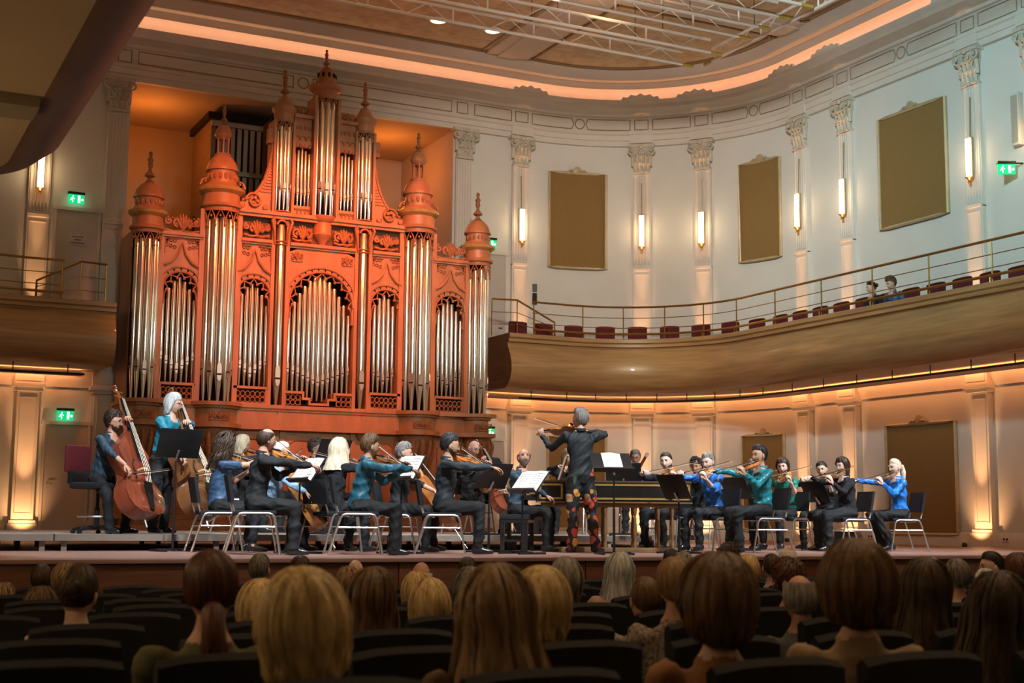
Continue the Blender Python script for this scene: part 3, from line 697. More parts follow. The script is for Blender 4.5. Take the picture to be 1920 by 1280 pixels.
# case front --------------------------------------------------------------
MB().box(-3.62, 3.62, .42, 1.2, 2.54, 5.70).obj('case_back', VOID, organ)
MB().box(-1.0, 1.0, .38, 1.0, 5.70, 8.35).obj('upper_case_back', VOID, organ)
for x, w_, z1 in [(s*x, w_, z1) for s in (-1, 1) for x, w_, z1 in ((3.165, .045, 5.68), (2.41, .05, 6.25), (1.69, .05, 6.22), (1.01, .035, 6.22), (.715, .035, 6.22))]:
    MB().box(x-w_, x+w_, -.05, .42, 2.54, z1).obj('stile', ORGW, organ)
for sx in (-1, 1):
    MB().box(sx*3.66-.02, sx*3.66+.02, .22, 1.2, 2.54, 5.75).obj('case_side', ORGW, organ)
def arch_plate(cx, hw, zsp, ztop, hwp, cusps):
    """plate with a round-headed opening, archivolt with slots, cusped fringe"""
    n = 16; A = [PI-PI*k/n for k in range(n+1)]; m = MB()
    inn = [(cx-hw, zsp-.35)]+[(cx+hw*math.cos(a), zsp+hw*math.sin(a)) for a in A]+[(cx+hw, zsp-.35)]
    out = []
    for (x, z) in inn:
        dx, dz = x-cx, max(z-zsp, 0)
        if z <= zsp: out.append((cx+math.copysign(hwp, dx), z)); continue
        t = min(hwp/abs(dx) if abs(dx) > 1e-6 else 99, (ztop-zsp)/dz); out.append((cx+dx*t, zsp+dz*t))
    N = len(inn)
    for y0, fl in ((-.02, 1), (.08, 0)):
        m.add([(x, y0, z) for x, z in inn]+[(x, y0, z) for x, z in out], [(i, i+1, N+i+1, N+i) if not fl else (N+i, N+i+1, i+1, i) for i in range(N-1)])
    m.add([(x, -.02, z) for x, z in inn]+[(x, .08, z) for x, z in inn], [(i, i+1, N+i+1, N+i) for i in range(N-1)])
    # fill upper corners
    for sx in (-1, 1):
        m.add([(cx, -.021, ztop), (cx+sx*hwp, -.021, ztop), (cx+sx*hwp, -.021, zsp+(ztop-zsp)*.98)], [(0, 1, 2)])
    p = m.obj('arch_plate', ORGW, organ, smooth=20)
    for rr, q in ((hw+.02, .020), (hw+.105, .016)):
        if rr <= hwp+.02 or True:
            MB().tube([(cx+min(max(rr*math.cos(a), -hwp), hwp), -.035, zsp+rr*math.sin(a)) for a in A], q, 5).obj('archivolt', ORGW, p)
    k = max(9, int(hw*26)); s = MB()
    for i in range(k):
        a = PI*(i+.5)/k; c, q = math.cos(a), math.sin(a); R0, R1, wd = hw+.042, hw+.085, .011
        if abs(R1*c) > hwp-.01: continue
        s.add([(cx+R0*c-q*wd, -.026, zsp+R0*q+c*wd), (cx+R1*c-q*wd*1.4, -.026, zsp+R1*q+c*wd*1.4), (cx+R1*c+q*wd*1.4, -.026, zsp+R1*q-c*wd*1.4), (cx+R0*c+q*wd, -.026, zsp+R0*q-c*wd)], [(0, 1, 2, 3)])
    s.obj('archivolt_slots', VOID, p)  # flat dark quads paint the shade inside the slots
    f = MB()
    for i in range(cusps):
        a0, a1 = PI*(i)/cusps, PI*(i+1)/cusps; am = (a0+a1)/2
        P = [(cx+(hw-(.085*math.sin(PI*t)*-1+.085 if False else .075*abs(math.cos(PI*t))))*math.cos(a0+(a1-a0)*t), -.02, zsp+(hw-.075*abs(math.cos(PI*t)))*math.sin(a0+(a1-a0)*t)) for t in [j/8 for j in range(9)]]
        f.tube(P, .015, 5)
        if i: f.ell((cx+(hw-.10)*math.cos(a0), -.02, zsp+(hw-.10)*math.sin(a0)), (.028, .022, .028), 7, 5)
    for sx in (-1, 1): f.ell((cx+sx*(hw-.06), -.02, zsp-.02), (.035, .022, .03), 7, 5); f.tube([(cx+sx*hw, -.02, zsp-.3), (cx+sx*(hw-.015), -.02, zsp-.1), (cx+sx*(hw-.05), -.02, zsp-.02)], .014, 5)
    f.obj('cusped_fringe', ORGD, p)
    return p
for cx in (-2.785, -1.37, 1.37, 2.785):
    hwp = .335
    arch_plate(cx, .315, 4.66, 5.66, hwp, 5)
    o = MB()
    for sx in (-1, 1): o.tube([(cx+sx*.33, -.045, 5.10), (cx+sx*.20, -.05, 5.17), (cx+sx*.08, -.05, 5.32), (cx, -.05, 5.56)], [.028, .03, .026, .012], 6)
    o.obj('ogee_hood', ORGW, organ)
    for sx in (-1, 1):
        q = MB()
        for j in range(3):
            for k in range(2): q.tube([(cx+sx*(.14+.075*j)+.03*math.cos(a), -.035, 5.58-.085*k-.02*(2-j)*(k)+.03*math.sin(a)) for a in [i*PI/3 for i in range(6)]], .009, 4, closed=True)
        q.tube([(cx+sx*.07, -.035, 5.62), (cx+sx*.32, -.035, 5.62), (cx+sx*.32, -.035, 5.33)], .012, 5); q.obj('carved_spandrel', ORGD, organ)
    MB().box(cx-.34, cx+.34, -.05, .42, 2.84, 2.89).obj('sill', ORGW, organ)
    MB().box(cx-.34, cx+.34, .02, .42, 2.54, 2.84).obj('sill_back', VOID, organ)
    lattice(.58, .22, 6, 2).xf(Matrix.Translation((cx, -.01, 2.58))).obj('pierced_panel', ORGD, organ)
    f = MB().box(cx-.34, cx+.34, -.04, .0, 2.54, 2.58).box(cx-.34, cx-.29, -.04, 0, 2.58, 2.84).box(cx+.29, cx+.34, -.04, 0, 2.58, 2.84); f.obj('panel_frame', ORGW, organ)
arch_plate(0, .645, 4.56, 5.68, .68, 9)
for sx in (-1, 1):
    scrolls(.26, .26, .010, 1).xf(Matrix.Translation((sx*.52, -.02, 5.38))).obj('carved_spandrel', ORGD, organ)
    m = MB().prism([(sx*.68, 2.84), (sx*.30, 2.84), (sx*.30, 2.72), (sx*.17, 2.72), (sx*.17, 2.62), (0, 2.62), (0, 2.575), (sx*.21, 2.575), (sx*.21, 2.675), (sx*.345, 2.675), (sx*.345, 2.79), (sx*.68, 2.79)], (-.05, .40)); m.obj('stepped_sill', ORGW, organ)
    lattice(.30, .20, 3, 2, .010).xf(Matrix.Translation((sx*.52, -.01, 2.57))).obj('pierced_panel', ORGD, organ)
MB().box(-.68, .68, .03, .40, 2.54, 2.60).obj('sill_back', VOID, organ)
# cornices over the fields, carved friezes and the ledge of the upper case
for cx, hw in ((-2.785, .40), (2.785, .40)):
    MB().box(cx-hw, cx+hw, -.10, .42, 5.68, 5.74).box(cx-hw, cx+hw, -.07, .42, 5.64, 5.68).obj('field_cornice', ORGW, organ)
    scrolls(.74, .44, .034, 2).xf(Matrix.Translation((cx, .02, 5.73))).obj('carved_cresting', ORGD, organ)
for cx, hw in ((-1.35, .30), (0, .68), (1.35, .30)):
    MB().box(cx-hw, cx+hw, -.10, .42, 5.70, 5.76).box(cx-hw, cx+hw, -.06, .42, 5.66, 5.70).obj('field_cornice', ORGW, organ)
    MB().box(cx-hw, cx+hw, .05, .42, 5.76, 6.20).obj('frieze_back', mat('organ_painted_shade', (.10, .045, .022), .6), organ)  # dark backing colour paints the deep shade behind the carving
    for sx in ((-1, 1) if hw > .5 else (0,)):
        scrolls(.56 if hw < .5 else .44, .40, .032, 1 if hw > .5 else 2).xf(Matrix.Translation((cx+sx*.43, .0, 5.79))).obj('carved_frieze', ORGD, organ)
MB().box(-1.74, 1.74, -.13, .45, 6.26, 6.33).box(-1.72, 1.72, -.09, .45, 6.20, 6.26).obj('upper_ledge', ORGW, organ)
for cx in (-.86, .86):
    for sx in (-1, 1): MB().tube([(cx+sx*.13, -.06, 5.70), (cx+sx*.15, -.08, 5.95), (cx+sx*.20, -.10, 6.15), (cx+sx*.15, -.10, 6.22)], [.02, .03, .035, .03], 6).obj('bracket', ORGD, organ)
    MB().tube([(cx+.10*math.cos(a), -.09, 6.08+.09*math.sin(a)) for a in [k*PI/8 for k in range(9)]], .025, 6).obj('pipe_hood', ORGD, organ)
    for z in (5.70, 5.76): MB().tube([(cx-.11, -.05, z), (cx-.05, -.095, z), (cx+.05, -.095, z), (cx+.11, -.05, z)], .012, 5).obj('pipe_band', ORGD, organ)

# turrets -----------------------------------------------------------------
def fringe(cx, r, z0, z1, n, cy=.05):
    m = MB(); a0, a1 = PI*1.0, PI*2.0; h = z1-z0
    at = lambda a, z: (cx+r*math.cos(a), cy+r*math.sin(a), z)
    for i in range(n):
        b0, b1 = a0+(a1-a0)*i/n, a0+(a1-a0)*(i+1)/n; bm_ = (b0+b1)/2
        m.tube([at(b0, z0+h*.25), at(b0+(b1-b0)*.15, z0+h*.55), at(bm_, z0+h*.85), at(b1-(b1-b0)*.15, z0+h*.55), at(b1, z0+h*.25)], .013, 5)
        m.ell(at(b0, z0+h*.15), (.025, .025, .035), 6, 4); m.ell(at(bm_, z0+h*.55), (.022, .02, .03), 6, 4)
    m.lathe([(r-.015, z1-h*.22), (r+.012, z1-h*.22), (r+.012, z1), (r-.015, z1)], 16, (cx, cy, 0), a0, a1)
    return m.obj('turret_fringe', ORGD, organ)
def lathe_part(nm, prof, cx, n=22, m=ORGW, cy=.05): return MB().lathe(prof, n, (cx, cy, 0)).obj(nm, m, organ)
def finial(cx, z0, z1, r):
    h = z1-z0; lathe_part('finial', [(r*.9, z0), (r*.5, z0+h*.06), (r*.35, z0+h*.14), (r, z0+h*.20), (r*.9, z0+h*.25), (r*.45, z0+h*.33), (r*.28, z0+h*.44), (r*.5, z0+h*.52), (r*.42, z0+h*.66), (r*.62, z0+h*.72), (r*.3, z0+h*.80), (r*.30, z0+h*.86), (r*.42, z0+h*.92), (r*.25, z0+h*.98), (.004, z1)], cx, 10, ORGD)
for cx in (-3.43, 3.43):
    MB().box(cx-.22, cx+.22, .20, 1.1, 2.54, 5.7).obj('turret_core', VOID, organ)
    fringe(cx, .275, 5.36, 5.74, 5)
    lathe_part('turret_neck', [(.27, 5.72), (.33, 5.74), (.34, 5.78), (.29, 5.81), (.285, 6.0)], cx)
    lathe_part('turret_ring', [(.30, 5.985), (.36, 6.03), (.375, 6.08), (.35, 6.10), (.30, 6.12)], cx, m=ORGG)
    lathe_part('turret_drum', [(.30, 6.10), (.27, 6.16), (.25, 6.18), (.25, 6.33), (.28, 6.35)], cx)
    for k in range(9): a = PI+PI*(k+.5)/9; MB().ell((cx+.25*math.cos(a), .05+.25*math.sin(a), 6.25), (.028, .028, .055), 6, 4).obj('drum_boss', ORGD, organ)
    lathe_part('dome', [(.285, 6.35), (.285, 6.38), (.265, 6.41), (.245, 6.48), (.20, 6.56), (.13, 6.63), (.05, 6.67)], cx)
    finial(cx, 6.66, 7.26, .10)
for cx in (-2.05, 2.05):
    MB().box(cx-.30, cx+.30, .22, 1.1, 2.54, 6.3).obj('turret_core', VOID, organ)
    fringe(cx, .345, 5.86, 6.30, 6)
    lathe_part('turret_neck', [(.34, 6.28), (.40, 6.30), (.41, 6.34), (.36, 6.37), (.36, 6.58)], cx)
    lathe_part('turret_ring', [(.37, 6.56), (.44, 6.61), (.455, 6.66), (.43, 6.68), (.36, 6.71)], cx, m=ORGG)
    lathe_part('turret_drum', [(.40, 6.68), (.33, 6.75), (.29, 6.78), (.28, 7.02), (.31, 7.04)], cx)
    for k in range(9): a = PI+PI*(k+.5)/9; MB().ell((cx+.285*math.cos(a), .05+.285*math.sin(a), 6.90), (.038, .03, .07), 7, 5).obj('drum_boss', ORGD, organ)
    for sx in (-1, 1): MB().tube([(cx+sx*.44, -.02, 6.72), (cx+sx*.40, -.02, 6.82), (cx+sx*.33, -.02, 6.86), (cx+sx*.34, -.02, 6.78)], .028, 6).obj('scroll_ear', ORGD, organ)
    lathe_part('dome', [(.315, 7.03), (.315, 7.07), (.295, 7.11), (.27, 7.19), (.22, 7.27), (.16, 7.33), (.17, 7.36), (.15, 7.38)], cx)
    for k in range(6): a = k*PI/3+.3; MB().tube([(cx+.115*math.cos(a), .05+.115*math.sin(a), 7.37), (cx+.115*math.cos(a), .05+.115*math.sin(a), 7.74)], .018, 6).obj('lantern_column', ORGW, organ)
    lathe_part('lantern_head', [(.10, 7.66), (.14, 7.70), (.17, 7.75), (.17, 7.78), (.155, 7.82), (.14, 7.88), (.10, 7.94), (.04, 7.98)], cx)
    finial(cx, 7.97, 8.37, .075)
# upper turrets
for cx in (-.85, .85):
    lathe_part('turret_foot', [(.17, 6.33), (.21, 6.35), (.19, 6.37)], cx)
    for sx in (-1, 1): MB().box(cx+sx*.195-.025, cx+sx*.195+.025, -.06, .38, 6.33, 8.20).obj('turret_stile', ORGW, organ)
    MB().box(cx-.17, cx+.17, .16, .5, 6.33, 8.2).obj('turret_core', VOID, organ)
    fringe(cx, .185, 7.98, 8.22, 4)
    lathe_part('turret_cap', [(.19, 8.16), (.20, 8.22), (.20, 8.34), (.23, 8.38), (.245, 8.44), (.245, 8.47), (.20, 8.50), (.16, 8.56), (.12, 8.64), (.09, 8.70)], cx)
    finial(cx, 8.68, 9.28, .095)
for sx in (-1, 1): MB().box(sx*.245-.03, sx*.245+.03, -.14, .38, 6.33, 8.78).obj('turret_stile', ORGW, organ)
MB().box(-.21, .21, .10, .5, 6.33, 8.8).obj('turret_core', VOID, organ)
fringe(0, .25, 8.55, 8.80, 5)
lathe_part('turret_cap', [(.25, 8.74), (.255, 8.80), (.255, 8.92), (.31, 8.95), (.345, 9.00), (.345, 9.03), (.26, 9.06)], 0)
lathe_part('crown', [(.21, 9.05), (.22, 9.10), (.205, 9.16), (.195, 9.22), (.16, 9.34), (.10, 9.42), (.05, 9.46)], 0)
for k in range(5): a = PI+PI*(k+.5)/5; MB().ell((.19*math.cos(a), .05+.19*math.sin(a), 9.25), (.03, .03, .06), 6, 4).obj('crown_opening', VOID, organ)
finial(0, 9.44, 9.83, .07)
lathe_part('turret_corbel', [(.03, 5.70), (.06, 5.74), (.09, 5.84), (.17, 5.92), (.20, 5.98), (.18, 6.02), (.19, 6.22), (.26, 6.28), (.28, 6.34), (.24, 6.36)], 0)
for sx in (-1, 1):
    x0, x1 = sx*.285, sx*.645
    a, b = sorted((x0, x1)); c = (a+b)/2
    MB().box(a, b, -.03, .38, 6.46, 6.52).obj('sill', ORGW, organ); MB().box(a, b, .0, .38, 6.33, 6.46).obj('sill_panel', ORGW, organ)
    lattice(.32, .11, 4, 1, .009).xf(Matrix.Translation((c, -.015, 6.34))).obj('pierced_panel', ORGD, organ)
    MB().box(a, b, .0, .38, 7.72, 8.30).obj('flat_head', ORGW, organ)
    q = MB()
    for k in range(3): q.tube([(a+.06+.12*k+.05*math.cos(t), -.012, 7.86+.09*math.sin(t)) for t in [j*PI/6 for j in range(7)]], .012, 5)
    for k in range(4): q.ell((a+.04+.095*k, -.01, 8.12), (.04, .02, .05), 6, 4)
    for k in range(4): q.ell((a+.045+.09*k, -.01, 7.74), (.03, .02, .045), 6, 4)
    q.obj('flat_carving', ORGD, organ)
    MB().box(a-.02, b+.02, -.08, .38, 8.30, 8.37).obj('flat_cornice', ORGW, organ)
    scrolls(.34, .22, .016, 1).xf(Matrix.Translation((c, .05, 8.37))).obj('carved_cresting', ORGD, organ)
    # volute wing
    cur = [(1.07, 7.80), (1.08, 7.55), (1.13, 7.25), (1.21, 6.98), (1.33, 6.75), (1.50, 6.58), (1.66, 6.52)]
    m = MB().prism([(sx*x, z) for x, z in ([(1.04, 6.33), (1.70, 6.33)]+[(x, z) for x, z in reversed(cur)]+[(1.12, 7.92), (1.04, 7.96)])], (.02, .12)); wg = m.obj('volute_wing', ORGW, organ)
    MB().tube([(sx*x, .03, z) for x, z in cur], .035, 6).obj('wing_edge', ORGD, wg)
    MB().box(min(sx*1.03, sx*1.17), max(sx*1.03, sx*1.17), -.02, .14, 7.72, 8.02).obj('wing_block', ORGD, wg)
    for k in range(16):
        z = 6.72+k*.062; xe = np.interp(-z, [-c_[1] for c_ in cur], [c_[0] for c_ in cur])-.05
        if xe > 1.06: MB().box(min(sx*1.05, sx*xe), max(sx*1.05, sx*xe), .0, .02, z, z+.026).obj('wing_rib', ORGD, wg)
    q = MB(); C_ = (sx*1.42, 6.52)
    q.tube([(C_[0]+sx*.17*(1-k/26)*math.cos(k*.45), -.02, C_[1]+.17*(1-k/26)*math.sin(k*.45)) for k in range(20)], .026, 6)
    for k in range(5): q.ell((C_[0]+.07*math.cos(k*1.257), -.03, C_[1]+.07*math.sin(k*1.257)), (.038, .02, .038), 6, 4)
    q.ell((C_[0]+sx*.24, -.02, 6.42), (.06, .03, .07), 7, 5); q.ell((C_[0]-sx*.23, -.02, 6.41), (.06, .03, .06), 7, 5); q.obj('rosette_scroll', ORGD, wg)
# swell box behind
sb = thing('swell_box', 'wooden swell box with two rows of grey louvres behind the organ front', 'swell box', (0, .75, 6.3))
SW = mat('swell_wood', (.20, .13, .08), .6); LV = mat('louvre_grey', (.36, .33, .29), .6, var=.08)
MB().box(-1.72, 1.72, .0, 1.6, -.2, 2.45).obj('box', SW, sb); MB().box(-1.80, 1.80, -.06, 1.6, 2.45, 2.60).obj('lid', VOID, sb)
for z in (.05, 1.32, 2.36): MB().box(-1.72, 1.72, -.07, 0, z-.05, z+.05).obj('rail', LV, sb)
me1 = MB().rbox(-.045, .045, -.05, -.02, .12, 1.26, .008).mesh('louvre_slat', LV); me2 = MB().rbox(-.045, .045, -.05, -.02, 1.38, 2.30, .008).mesh('louvre_slat', LV)
MB().box(-1.62, 1.62, -.02, 0, .1, 2.3).obj('louvre_shadow_gap', VOID, sb)  # dark sheet paints the shade between the louvre slats
for k in range(23):
    for me in (me1, me2): link('louvre_slat', me, sb, (-1.54+k*.14, 0, 0))

# ================================================================== PEOPLE
def npm(M): return np.array([list(r) for r in M])
def xfp(M, P): A = npm(M); return P @ A[:3, :3].T+A[:3, 3]
def basis(o, y, z):
    """matrix with local +Y along y, local +Z near z"""
    y = Vector(y).normalized(); x = y.cross(Vector(z)).normalized(); z = x.cross(y)
    return Matrix(((x.x, y.x, z.x, o[0]), (x.y, y.y, z.y, o[1]), (x.z, y.z, z.z, o[2]), (0, 0, 0, 1)))
def head_np(na, nt):
    a = np.linspace(0, 2*PI, na, endpoint=False); t = np.linspace(.02, PI-.02, nt)
    T, A = np.meshgrid(t, a, indexing='ij'); d = np.stack([np.sin(T)*np.sin(A), np.sin(T)*np.cos(A), np.cos(T)], -1).reshape(-1, 3)
    P = d*np.array([.074, .094, .116]); z = P[:, 2]; low = np.clip(-z/.116, 0, 1)
    P[:, 0] *= 1-.26*low**1.4; back = (P[:, 1] < 0); P[back, 1] *= 1-.35*low[back]**1.2
    P[:, 1] += np.where(P[:, 1] > 0, .006*low, 0)
    x, y = P[:, 0], P[:, 1]; fr_ = np.clip(y/.05, 0, 1)
    g = lambda cx, cz, sx, sz: np.exp(-((x-cx)/sx)**2-((z-cz)/sz)**2)
    rz = np.interp(z, [-.050, -.036, .02, .032], [0, 1, .25, 0])
    dy = .023*np.exp(-(x/.012)**2)*rz+.004*g(0, .034, .05, .012)+.006*g(0, -.062, .022, .010)+.010*g(0, -.098, .022, .018)
    dy -= .009*(g(.031, .008, .017, .013)+g(-.031, .008, .017, .013))+.004*g(0, -.078, .03, .006); dy += .004*(g(.045, -.03, .02, .02)+g(-.045, -.03, .02, .02))
    P[:, 1] += dy*fr_
    F = [(i*na+k, i*na+(k+1) % na, (i+1)*na+(k+1) % na, (i+1)*na+k) for i in range(nt-1) for k in range(na)]+[tuple(range(na-1, -1, -1)), tuple((nt-1)*na+k for k in range(na))]
    F = [f[::-1] for f in F]
    mi = [0]*len(F)
    for n_, f in enumerate(F[:-2]):
        c = P[list(f)].mean(0)
        if c[1] > .07 and abs(c[0]) < .025 and -.072 < c[2] < -.053: mi[n_] = 1
    e = MB()
    for sx in (-1, 1): e.ell((sx*.074, -.006, -.004), (.011, .022, .033), 8, 6); e.ell((sx*.072, .004, -.02), (.009, .012, .02), 6, 5)
    k = len(P); P = np.vstack([P, np.array(e.v)]); F = F+[tuple(i+k for i in f) for f in e.f]; mi += [0]*len(e.f)
    return P, F, mi
HEAD_HI, HEAD_LO = head_np(48, 36), head_np(24, 18)
def hand_mb(side, curl=.5, spread=.012):
    """wrist at the origin, fingers along +Y, palm facing -Z, thumb on the inner side (x*side)"""
    m = MB()
    m.tube([(0, -.03, 0), (0, .0, 0), (0, .03, 0), (0, .065, -.002), (0, .088, -.004), (0, .096, -.006)], [.024, .027, .037, .042, .040, .030], 10, flat=(1, .40))
    for i, (x, L) in enumerate(((-.030, .072), (-.010, .082), (.011, .077), (.031, .060))):
        x = -x*side; p = Vector((x, .085, -.003)); a = 0; P = [Vector((x, .06, -.002)), p.copy()]; R = [.0095, .0095]
        for j, q in enumerate((.45, .32, .23)):
            a += curl*(.75 if j == 0 else 1.0)*(1+.06*i); p = p+Vector((x*spread*4*q, math.cos(a), -math.sin(a)))*L*q; P.append(p.copy()); R.append(.0090-.0008*j)
        P.append(p+Vector((0, math.cos(a), -math.sin(a)))*.005); R.append(.004); m.tube(P, R, 7)
    s = side; m.tube([(s*.020, .012, -.004), (s*.042, .034, -.014), (s*.052, .060, -.026), (s*.046, .083, -.034), (s*.043, .088, -.036)], [.014, .013, .011, .0095, .004], 7)
    return m
HANDS = {}
def hand(side, curl):
    k = (side, round(curl, 2))
    if k not in HANDS: HANDS[k] = hand_mb(side, curl)
    return HANDS[k]
def ik(S, H, l1, l2, pole):
    S, H = Vector(S), Vector(H); d = H-S; L = d.length
    if L > (l1+l2)*.995: H = S+d*((l1+l2)*.995/L); d = H-S; L = d.length
    a = (l1*l1-l2*l2+L*L)/(2*L); h = math.sqrt(max(l1*l1-a*a, 1e-6)); u = d/L; p = Vector(pole); p = p-u*p.dot(u); p.normalize()
    return S+u*a+p*h, H
SKINS = [mat('skin_fair', (.56, .36, .27), .5, var=.08, scale=18), mat('skin_rosy', (.52, .29, .21), .5, var=.1, scale=18), mat('skin_olive', (.44, .26, .17), .5, var=.08, scale=18), mat('skin_pale', (.62, .43, .35), .5, var=.06, scale=18)]
LIPM = mat('lips', (.36, .14, .12), .45, var=.05); EYEW = mat('eye_white', (.55, .52, .48), .3, var=0); IRIS = mat('iris', (.03, .02, .015), .2, var=0)
GLASSM = mat('spectacle_frame', (.03, .02, .02), .3)
def cloth(name, col, rough=.8, bump=.25, scale=9, var=.2, coat=0): return mat(name, col, rough, var=var, scale=scale, bump=bump, coat=coat, stretch=(1, 1, .7))
HAIRM = {}
def hairmat(name, c1, c2):
    return mat('hair_'+name, c1, .48, scale=1, stretch=(55, 55, 5), col2=c2, spec=.35, bump=.35, detail=3)
HC = dict(black=((.008, .007, .007), (.028, .024, .022)), dark=((.022, .013, .008), (.07, .04, .022)), brown=((.06, .032, .014), (.17, .095, .045)), light=((.15, .09, .04), (.34, .22, .11)),
          blonde=((.36, .24, .10), (.74, .56, .28)), pale=((.48, .40, .27), (.82, .72, .54)), grey=((.12, .11, .10), (.36, .34, .32)), silver=((.32, .35, .36), (.70, .73, .74)), white=((.55, .54, .52), (.85, .84, .82)), red=((.040, .013, .007), (.12, .040, .020)), saltpep=((.05, .045, .04), (.24, .22, .20)), raven=((.010, .009, .010), (.055, .050, .050)))
HM = {k: hairmat(k, *v) for k, v in HC.items()}
def hair_mesh(st, hm, n_str, seed):
    """st: tf, ts, tb hairline polar angles front/side/back; vol; drop (length below), front (azimuth from which long hair starts), flare, curl, t0"""
    rg = np.random.default_rng(seed); D = np.array([.074, .094, .116])
    tf, ts, tb = [math.radians(st.get(k, v)) for k, v in (('tf', 52), ('ts', 88), ('tb', 122))]; t0 = math.radians(st.get('t0', 1)); vol = st.get('vol', .014); drop = st.get('drop', 0.); afr = math.radians(st.get('front', 62)); flare = st.get('flare', .15); curl = st.get('curl', 0); inw = st.get('inw', 0.); ph = rg.uniform(0, 6.28, 8); lump = st.get('lump', .004)
    def guide(a, t, out):
        """a, t arrays -> points"""
        a = np.asarray(a); t = np.asarray(t); c = np.cos(a)
        te = np.where(c > 0, ts+(tf-ts)*np.clip(c, 0, 1)**.4, ts+(tb-ts)*np.clip(-c, 0, 1)**.5)
        aa = np.abs((a+PI) % (2*PI)-PI); isl = np.clip((aa-afr)/.35, 0, 1); L = drop*isl
        arc = (te-t0)*.105; tot = arc+L; s = t*tot; u = np.clip((s-arc)/np.maximum(L, 1e-4), 0, 1)*(L > .002); th = t0+(te-t0)*np.clip(s/np.maximum(arc, 1e-4), 0, 1)
        d = np.stack([np.sin(th)*np.sin(a), np.sin(th)*np.cos(a), np.cos(th)], -1)
        tp = 1-.72*np.clip((s/np.maximum(arc, 1e-4)-.55)/.45, 0, 1)*(L < .002)
        v = vol*tp*(.75+.25*np.cos(th-.6))+out*tp+.0015+lump*(np.sin(5*a+ph[0])+np.sin(11*a+ph[1]+2*th)*.7+np.sin(19*a+ph[2])*.5)*np.clip(th*1.5, 0, 1)
        lowx = np.clip(-np.cos(th), 0, 1)
        P = d*D*np.stack([1-.10*lowx, np.where(d[..., 1] < 0, 1-.18*lowx, 1), np.ones_like(lowx)], -1)+d*v[..., None]
        hor = np.stack([np.sin(a), np.cos(a), 0*a], -1)
        P = P+hor*(flare*L*u-inw*u**2+.006*np.sin(6*u+9*a+ph[3])*(L > 0))[..., None]; P[..., 2] -= L*u
        return P
    na, nt = 40, 15
    amin, amax = (math.radians(st['arc']), 2*PI-math.radians(st['arc'])) if 'arc' in st else (0, 2*PI)
    A, T = np.meshgrid(np.linspace(amin, amax, na+1), np.linspace(0, 1, nt), indexing='ij')
    V = guide(A, T, 0*A).reshape(-1, 3); F = [(i*nt+k, (i+1)*nt+k, (i+1)*nt+k+1, i*nt+k+1) for i in range(na) for k in range(nt-1)]
    if curl: V = V+np.stack([np.sin(V[:, 1]*90+ph[4]), np.sin(V[:, 2]*95+ph[5]), np.sin(V[:, 0]*90+ph[6])], -1)*curl*.5
    # strands as tapered ribbons
    ns = 9; a = rg.uniform(amin, amax, n_str); b0 = rg.uniform(0, .35, n_str); b1 = np.minimum(1.0, b0+rg.uniform(.45, .9, n_str))+rg.uniform(0, st.get('fray', .05), n_str)*(b0 > .1)
    tt = b0[:, None]+(b1-b0)[:, None]*np.linspace(0, 1, ns)[None]; aw = a[:, None]+rg.normal(0, .05, n_str)[:, None]*np.linspace(0, 1, ns)[None]; out = rg.uniform(.001, .009+curl*.6, n_str)[:, None]*np.ones((1, ns))
    C = guide(aw, tt, out)
    if curl:
        q = np.linspace(0, 1, ns)[None]*rg.uniform(8, 16, n_str)[:, None]+rg.uniform(0, 6, n_str)[:, None]
        C = C+np.stack([np.sin(q), np.cos(q*1.1), np.sin(q*.9+1)], -1)*curl
    tang = np.gradient(C, axis=1); outv = C/np.linalg.norm(C, axis=-1, keepdims=True); sd = np.cross(tang, outv); sd /= np.linalg.norm(sd, axis=-1, keepdims=True)+1e-9
    wd = (rg.uniform(.003, .0065, n_str)[:, None]*np.array([.5, .9, 1, 1, 1, .95, .85, .6, .15])[None])[..., None]
    R = np.stack([C-sd*wd, C+outv*.0025, C+sd*wd], 2).reshape(-1, 3); k0 = len(V)
    for i in range(n_str):
        b = k0+i*ns*3
        for j in range(ns-1):
            q = b+j*3; F += [(q, q+1, q+4, q+3), (q+1, q+2, q+5, q+4)]
    V = np.vstack([V, R]); m = MB(); m.v = V.tolist(); m.f = F; m.m = [0]*len(F)
    if 'tail' in st:
        x, y, z, L, r = st['tail']
        m.tube([(0, -.085, z+.01), (0, y, z), (x*.3, y-.02, z-L*.35), (x*.8, y-.01, z-L*.75), (x, y, z-L)], [r*.6, r, r*1.05, r*.8, r*.15], 10)
        for i in range(26):
            q = rg.uniform(0, 6.28); rr_ = r*1.05; m.tube([(.3*r*math.cos(q), y, z), (x*.4+rr_*math.cos(q), y-.015+rr_*math.sin(q), z-L*.4), (x*.9+rr_*.7*math.cos(q), y+rr_*.7*math.sin(q), z-L*.8), (x+r*.3*math.cos(q), y, z-L*rg.uniform(.92, 1.08))], [.004, .006, .005, .001], 4)
    if 'bun' in st:
        x, y, z, r = st['bun']; m.ell((x, y, z), (r, r*.8, r), 12, 8)
        for i in range(14): q = i*.45; m.tube([(x+r*1.02*math.cos(q+j*.4)*math.sin(j*.5+.3), y+r*.82*math.sin(q+j*.4)*math.sin(j*.5+.3), z+r*math.cos(j*.5+.3)) for j in range(5)], .005, 4)
    return m.mesh('hair', hm, 180)
